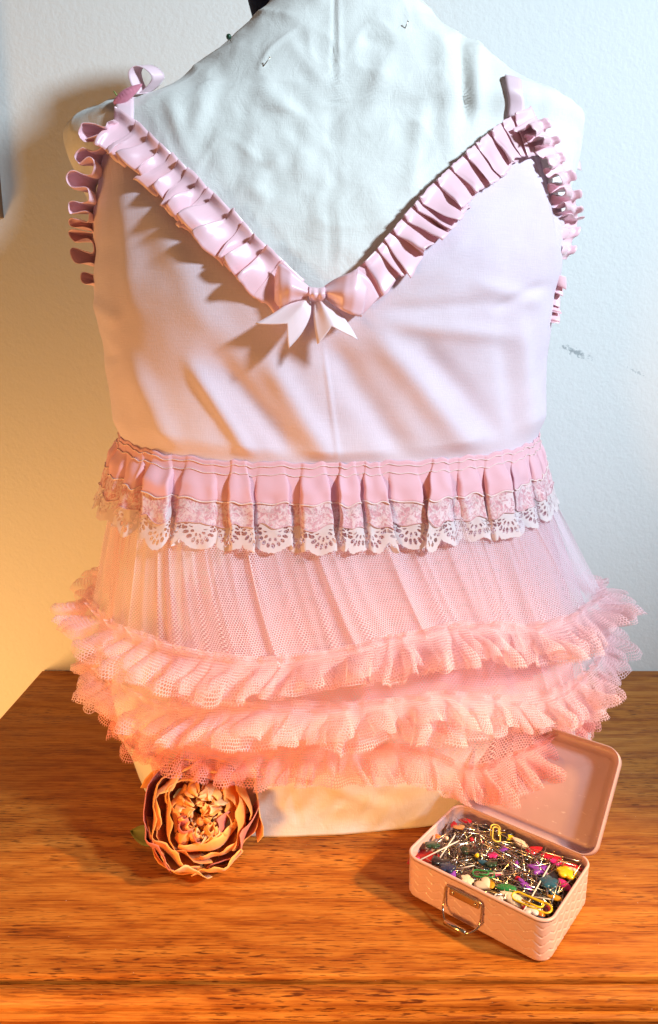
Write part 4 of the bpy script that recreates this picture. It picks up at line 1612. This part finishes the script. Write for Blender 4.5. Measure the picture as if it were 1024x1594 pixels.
# x, y in the enlarged detail of the tin (3.53 x from photograph 640,1230); shape, colour, turn, scale, label
ITEMS = [
    (205, 175, 'leaf', RED, 80, 1.2, 'crimson leaf shaped pin head by the far left corner of the tin'),
    (295, 172, 'leaf', RED, 150, 1.3, 'bright red leaf shaped pin head lying flat beside a tan heart pin'),
    (265, 215, 'heart', TAN, 20, 1.2, 'tan orange heart shaped pin head in the tin'),
    (332, 268, 'round', RED, 0, 1.0, 'small red ball headed pin among steel pins near the tan heart'),
    (405, 185, 'leaf', BLACK, 150, 1.5, 'black leaf shaped pin head under the lid hinge side of the tin'),
    (525, 250, 'bow', BLACK, 40, 1.2, 'black bow shaped pin head beside the cream leaf pin'),
    (548, 222, 'leaf', YEL, 160, 1.5, 'golden yellow leaf shaped pin head against the tin back wall'),
    (628, 258, 'leaf', CREAM, 130, 1.7, 'large cream ribbed leaf pin head between black bow and red leaf'),
    (692, 305, 'leaf', RED, 25, 1.9, 'large red ribbed leaf pin head pointing up to the lid'),
    (790, 345, 'leaf', RED, 160, 1.9, 'red ribbed leaf pin head below the lid, middle of three reds'),
    (890, 398, 'leaf', RED, 165, 1.8, 'red ribbed leaf pin head touching the right end of the tin'),
    (785, 392, 'leaf', MAG, 150, 1.2, 'magenta leaf pin head under the red ribbed leaves'),
    (850, 462, 'flower', YEL, 0, 1.6, 'yellow flower shaped pin head under a cream leaf'),
    (885, 446, 'leaf', CREAM, 160, 1.6, 'cream leaf pin head lying on the yellow flower pin'),
    (855, 520, 'leaf', MAG, 130, 1.5, 'pink magenta leaf pin head at the right end wall of the tin'),
    (755, 520, 'flower', TEAL, 10, 1.5, 'dark teal blue flower shaped pin head in the tin'),
    (775, 565, 'star', TEAL, 30, 1.0, 'small teal star shaped pin head below the teal flower pin'),
    (700, 440, 'star', PURP, 15, 1.9, 'large purple star shaped pin head in the middle of the tin'),
    (615, 528, 'bat', PURP, -60, 1.2, 'purple winged pin head beside a red ball pin'),
    (510, 325, 'heart', PURP, 60, 1.0, 'small purple heart shaped pin head near the black bow'),
    (578, 402, 'leaf', PURP, 70, 0.8, 'small purple leaf pin head left of the purple star'),
    (448, 365, 'flower', MAG, 0, 0.9, 'dull pink flower pin head in the tangle of steel pins'),
    (360, 362, 'round', YEL, 0, 1.1, 'small yellow ball headed pin in the middle of the tangle'),
    (80, 295, 'flower', DGREEN, 0, 1.3, 'dark green flower pin head against the left end wall of the tin'),
    (295, 325, 'leaf', DGREEN, 100, 1.3, 'dark green leaf pin head left of the yellow ball pin'),
    (165, 402, 'bow', BLACK, -15, 1.5, 'black bow shaped pin head near the front left corner'),
    (350, 335, 'bow', BLACK, 60, 1.2, 'black bow shaped pin head under the steel pins beside dark green leaf'),
    (180, 458, 'flower', NAVY, 0, 1.4, 'dark navy blue flower pin head at the tin front wall'),
    (208, 482, 'heart', PURP, 130, 0.9, 'small purple heart pin head touching the navy flower pin'),
    (400, 398, 'leaf', TEAL, 150, 1.1, 'grey teal leaf pin head in the middle of the tin'),
    (440, 415, 'flower', DGREEN, 20, 1.0, 'dark green flower pin head beside the grey teal leaf'),
    (398, 525, 'heart', CREAM, 30, 1.5, 'cream heart shaped pin head near the tin front wall'),
    (437, 512, 'leaf', GOLD, 80, 1.3, 'golden leaf pin head beside the cream heart'),
    (515, 535, 'leaf', GREEN, 160, 1.8, 'bright green leaf pin head near the purple winged pin'),
    (540, 628, 'leaf', CREAM, 145, 2.2, 'largest cream ribbed leaf pin head along the front wall'),
    (585, 487, 'round', RED, 0, 1.4, 'red ball headed pin touching the purple winged pin'),
    (612, 662, 'round', DRED, 0, 1.1, 'dark red ball headed pin at the foot of a white stick pin'),
    (690, 605, 'bow', BLACK, 80, 0.9, 'small black bow pin head inside the yellow clip'),
    (728, 686, 'round', ORANGE, 0, 1.4, 'upper orange ball headed pin in the front right corner'),
    (730, 713, 'round', ORANGE, 0, 1.4, 'lower orange ball headed pin in the front right corner'),
    (645, 692, 'flower', WHITE, 0, 1.4, 'white flower pin head by the front wall near orange ball pins'),
    (690, 728, 'leaf', NAVY, 60, 1.2, 'dark navy leaf pin head in the front right corner of the tin'),
    (800, 602, 'leaf', GOLD, 150, 1.2, 'golden leaf pin head beside the end of the yellow clip'),
    (765, 655, 'leaf', DRED, 60, 1.1, 'dark red leaf pin head near the front right corner'),
    (300, 505, 'flower', CREAM, 0, 1.1, 'pale beige flower pin head near the front wall of the tin'),
    (195, 265, 'round', CREAM, 0, 1.1, 'cream pearl headed pin near the tin left end'),
    (388, 282, 'round', DRED, 0, 0.9, 'tiny dark red ball headed pin above the yellow ball pin'),
    (610, 345, 'flower', BLACK, 0, 1.0, 'black flower pin head under the red ribbed leaf'),
    (470, 460, 'leaf', MAG, 20, 0.8, 'tiny pink leaf pin head near the green clip'),
    (30, 372, 'round', MAG, 0, 0.9, 'small pink ball headed pin at the front left rim'),
    (770, 470, 'leaf', BLACK, 100, 1.8, 'black leaf pin head right of the purple star'),
    (485, 600, 'star', WHITE, 0, 0.9, 'small white star pin head against the front wall'),
    (130, 250, 'heart', ORANGE, 80, 0.7, 'small orange heart pin head at the left end of the heap'),
]
_mesh_cache = {}
for x, y, shp, col, ang, scl, label in ITEMS:
    w = at_height(640 + x / 3.53, 1230 + y / 3.53, 0.0315)
    lx, ly = to_local(w)
    marg = 0.0042 * scl
    lx = min(max(lx, -IL + marg), IL - marg)
    ly = min(max(ly, -ID + marg), ID - marg)
    p = to_world(lx, ly, 0.0312 + rp.uniform(-0.0006, 0.0012))
    rt = thing('ornamental_pin', p, label, 'pin', 'ornamental pins in the tin', rot=(rp.uniform(-0.35, 0.1), rp.uniform(-0.2, 0.2), R(ang)))
    key = (shp, col)
    if key not in _mesh_cache:
        V, F = SHAPES[shp]()
        me = raw_mesh('head', V, F)
        me.materials.append(pmat(col))
        _mesh_cache[key] = me
    h = link(_mesh_cache[key], 'head', rt)
    h.scale = (scl * 0.82,) * 3
    # the shaft points into the tin
    L = 0.032
    best, ba = 9, 0
    for q in range(24):
        a = TAU * q / 24
        ex, ey = lx + math.cos(a) * L, ly + math.sin(a) * L
        o_ = max(abs(ex) - IL, 0) + max(abs(ey) - ID, 0) + rp.uniform(0, 0.004)
        if o_ < best:
            best, ba = o_, a
    sh = link(SH['steel'], 'shaft', rt)
    rot = (Matrix.Rotation(ba + BROT, 4, 'Z') @ Matrix.Rotation(0.10, 4, 'Y') @ Matrix.Translation((L / 2, 0, -0.0006)))
    sh.matrix_local = rt.rotation_euler.to_matrix().to_4x4().inverted() @ rot

# white stick pins: two ends traced, lying on the heap
for x0, y0, x1, y1, label in ((25, 395, 268, 275, 'long white stick pin leaning over the left end of the tin'),
                              (150, 382, 245, 240, 'white stick pin crossing the long white pin at the left'),
                              (612, 672, 765, 405, 'longest white stick pin lying across the purple star'),
                              (225, 440, 350, 412, 'white stick pin left of the green clip'),
                              (340, 460, 505, 455, 'white stick pin behind the green clip'),
                              (430, 606, 470, 568, 'short white stick pin against the front wall'),
                              (575, 575, 770, 600, 'white stick pin behind the yellow clip'),
                              (100, 442, 120, 425, 'short white pin end at the front left wall')):
    a = at_height(640 + x0 / 3.53, 1230 + y0 / 3.53, 0.0330)
    b = at_height(640 + x1 / 3.53, 1230 + y1 / 3.53, 0.0350)
    mid = (a + b) / 2
    d = Vector(b - a)
    o = link(white_shaft, 'stick_pin', None, mid)
    o.rotation_euler = d.to_track_quat('X', 'Z').to_euler()
    o.scale = (d.length / 0.040, 1, 1)
    tag(o, label, 'pin', 'white stick pins in the tin')


def clip(x, y, L, W, ang, col, label, r=0.00075):
    pts = []
    def arc(cx, cy, rad, a0, a1, n=9):
        for k in range(n):
            a = R(a0 + (a1 - a0) * k / (n - 1))
            pts.append((cx + rad * math.cos(a), cy + rad * math.sin(a), 0))
    w = W / 2
    pts.append((-L * 0.15, w, 0))
    arc(L / 2 - w, 0, w, 90, -90)
    arc(-L / 2 + w, -w * 0.15, w * 0.85, -90, -270)
    arc(L / 2 - w * 1.9, -w * 0.05, w * 0.62, 90, -90)
    pts.append((-L * 0.2, -w * 0.67, 0))
    p3 = np.array(pts)
    p3[:, 2] = np.linspace(0, 0.0022, len(p3))
    V, F = tube(p3, r, 8)
    w_ = at_height(640 + x / 3.53, 1230 + y / 3.53, 0.0335)
    o = obj('paper_clip', raw_mesh('paper_clip', V, F), pmat(col, 0.3), loc=tuple(w_), rot=(0.12, -0.05, R(ang)))
    tag(o, label, 'paper clip')


clip(660, 618, 0.030, 0.0095, -38, YEL, 'large yellow wire clip near the front right of the heap')
clip(462, 240, 0.022, 0.0075, 78, (0.80, 0.62, 0.10), 'smaller pale yellow clip standing beside the black bow pin', 0.0006)
clip(395, 462, 0.017, 0.0070, -10, GREEN, 'green wire clip lying in the middle of the tin', 0.0006)
w_ = at_height(640 + 70 / 3.53, 1230 + 375 / 3.53, 0.026)
V, F = slab([(-0.012, -0.009), (0.010, -0.010), (0.012, 0.006), (0.0, 0.010), (-0.011, 0.007)], 0.0008, 0.04)
o = obj('felt_scrap', raw_mesh('felt_scrap', V, F), pmat((0.40, 0.012, 0.012), 0.7), loc=tuple(w_), rot=(0.1, -0.1, BROT + 0.3))
tag(o, 'flat red scrap under the pins at the front left of the tin', 'scrap')

# ------------------------------------------------------------------ pins stuck in the form
def form_pin(px, py, length, lean, head_r, hmat, label, name='stuck_pin'):
    th, z = hit(np.array([float(px)]), np.array([float(py)]))
    p = S(th, z, 0.0)[0]
    n = SN(th, z)[0]
    d = unit(n + np.array(lean))
    rt = thing(name, tuple(p), label, 'pin')
    V, F = tube([p - d * 0.012, p + d * length], 0.0004, 6)
    obj('shaft', raw_mesh('shaft', V, F), M_STEEL, rt, True)
    V, F = ball(p + d * (length + head_r * 0.6), head_r, 12, 8)
    obj('head', raw_mesh('head', V, F), hmat, rt, True)


form_pin(361, 66, 0.003, (0, 0, 0), 0.0021, pmat(DGREEN), 'dark green ball headed pin stuck in the calico near the neck')
form_pin(629, 47, 0.006, (0.4, 0, 0.9), 0.0007, M_STEEL, 'bent steel pin stuck in the calico below the right of the neck')
form_pin(408, 108, 0.010, (1.6, 0, 1.0), 0.0006, pmat(CREAM), 'pale pin lying along the calico below the green headed pin')
gp = at_depth(np.array([187.0, 177.0]), np.array([156.0, 142.0]), 0.672)
rt = thing('stuck_pin', tuple(gp[0]), 'thin pale green pin sticking up behind the shoulder strap', 'pin')
V, F = tube(gp, 0.0006, 6)
obj('shaft', raw_mesh('shaft', V, F), pmat((0.30, 0.42, 0.12)), rt, True)
# pink leaf headed pin on the strap
lc = at_depth(np.array([178.0, 199.0, 219.0]), np.array([158.0, 146.0, 130.0]), Y0 - 0.006)
rt = thing('leaf_headed_pin', tuple(lc[1]), 'pink ribbed leaf headed pin fixed on the tied shoulder strap', 'pin')
V, F = leaf_head(0.0255, 0.0090, 0.0075, 10)
me = raw_mesh('head', V, F)
h = obj('head', me, pmat((0.80, 0.28, 0.38), 0.3), rt)
h.rotation_euler = Vector(lc[2] - lc[0]).to_track_quat('X', 'Y').to_euler()
V, F = tube([lc[1], lc[1] + np.array([0.004, 0.022, -0.006])], 0.0004, 6)
obj('shaft', raw_mesh('shaft', V, F), M_STEEL, rt, True)
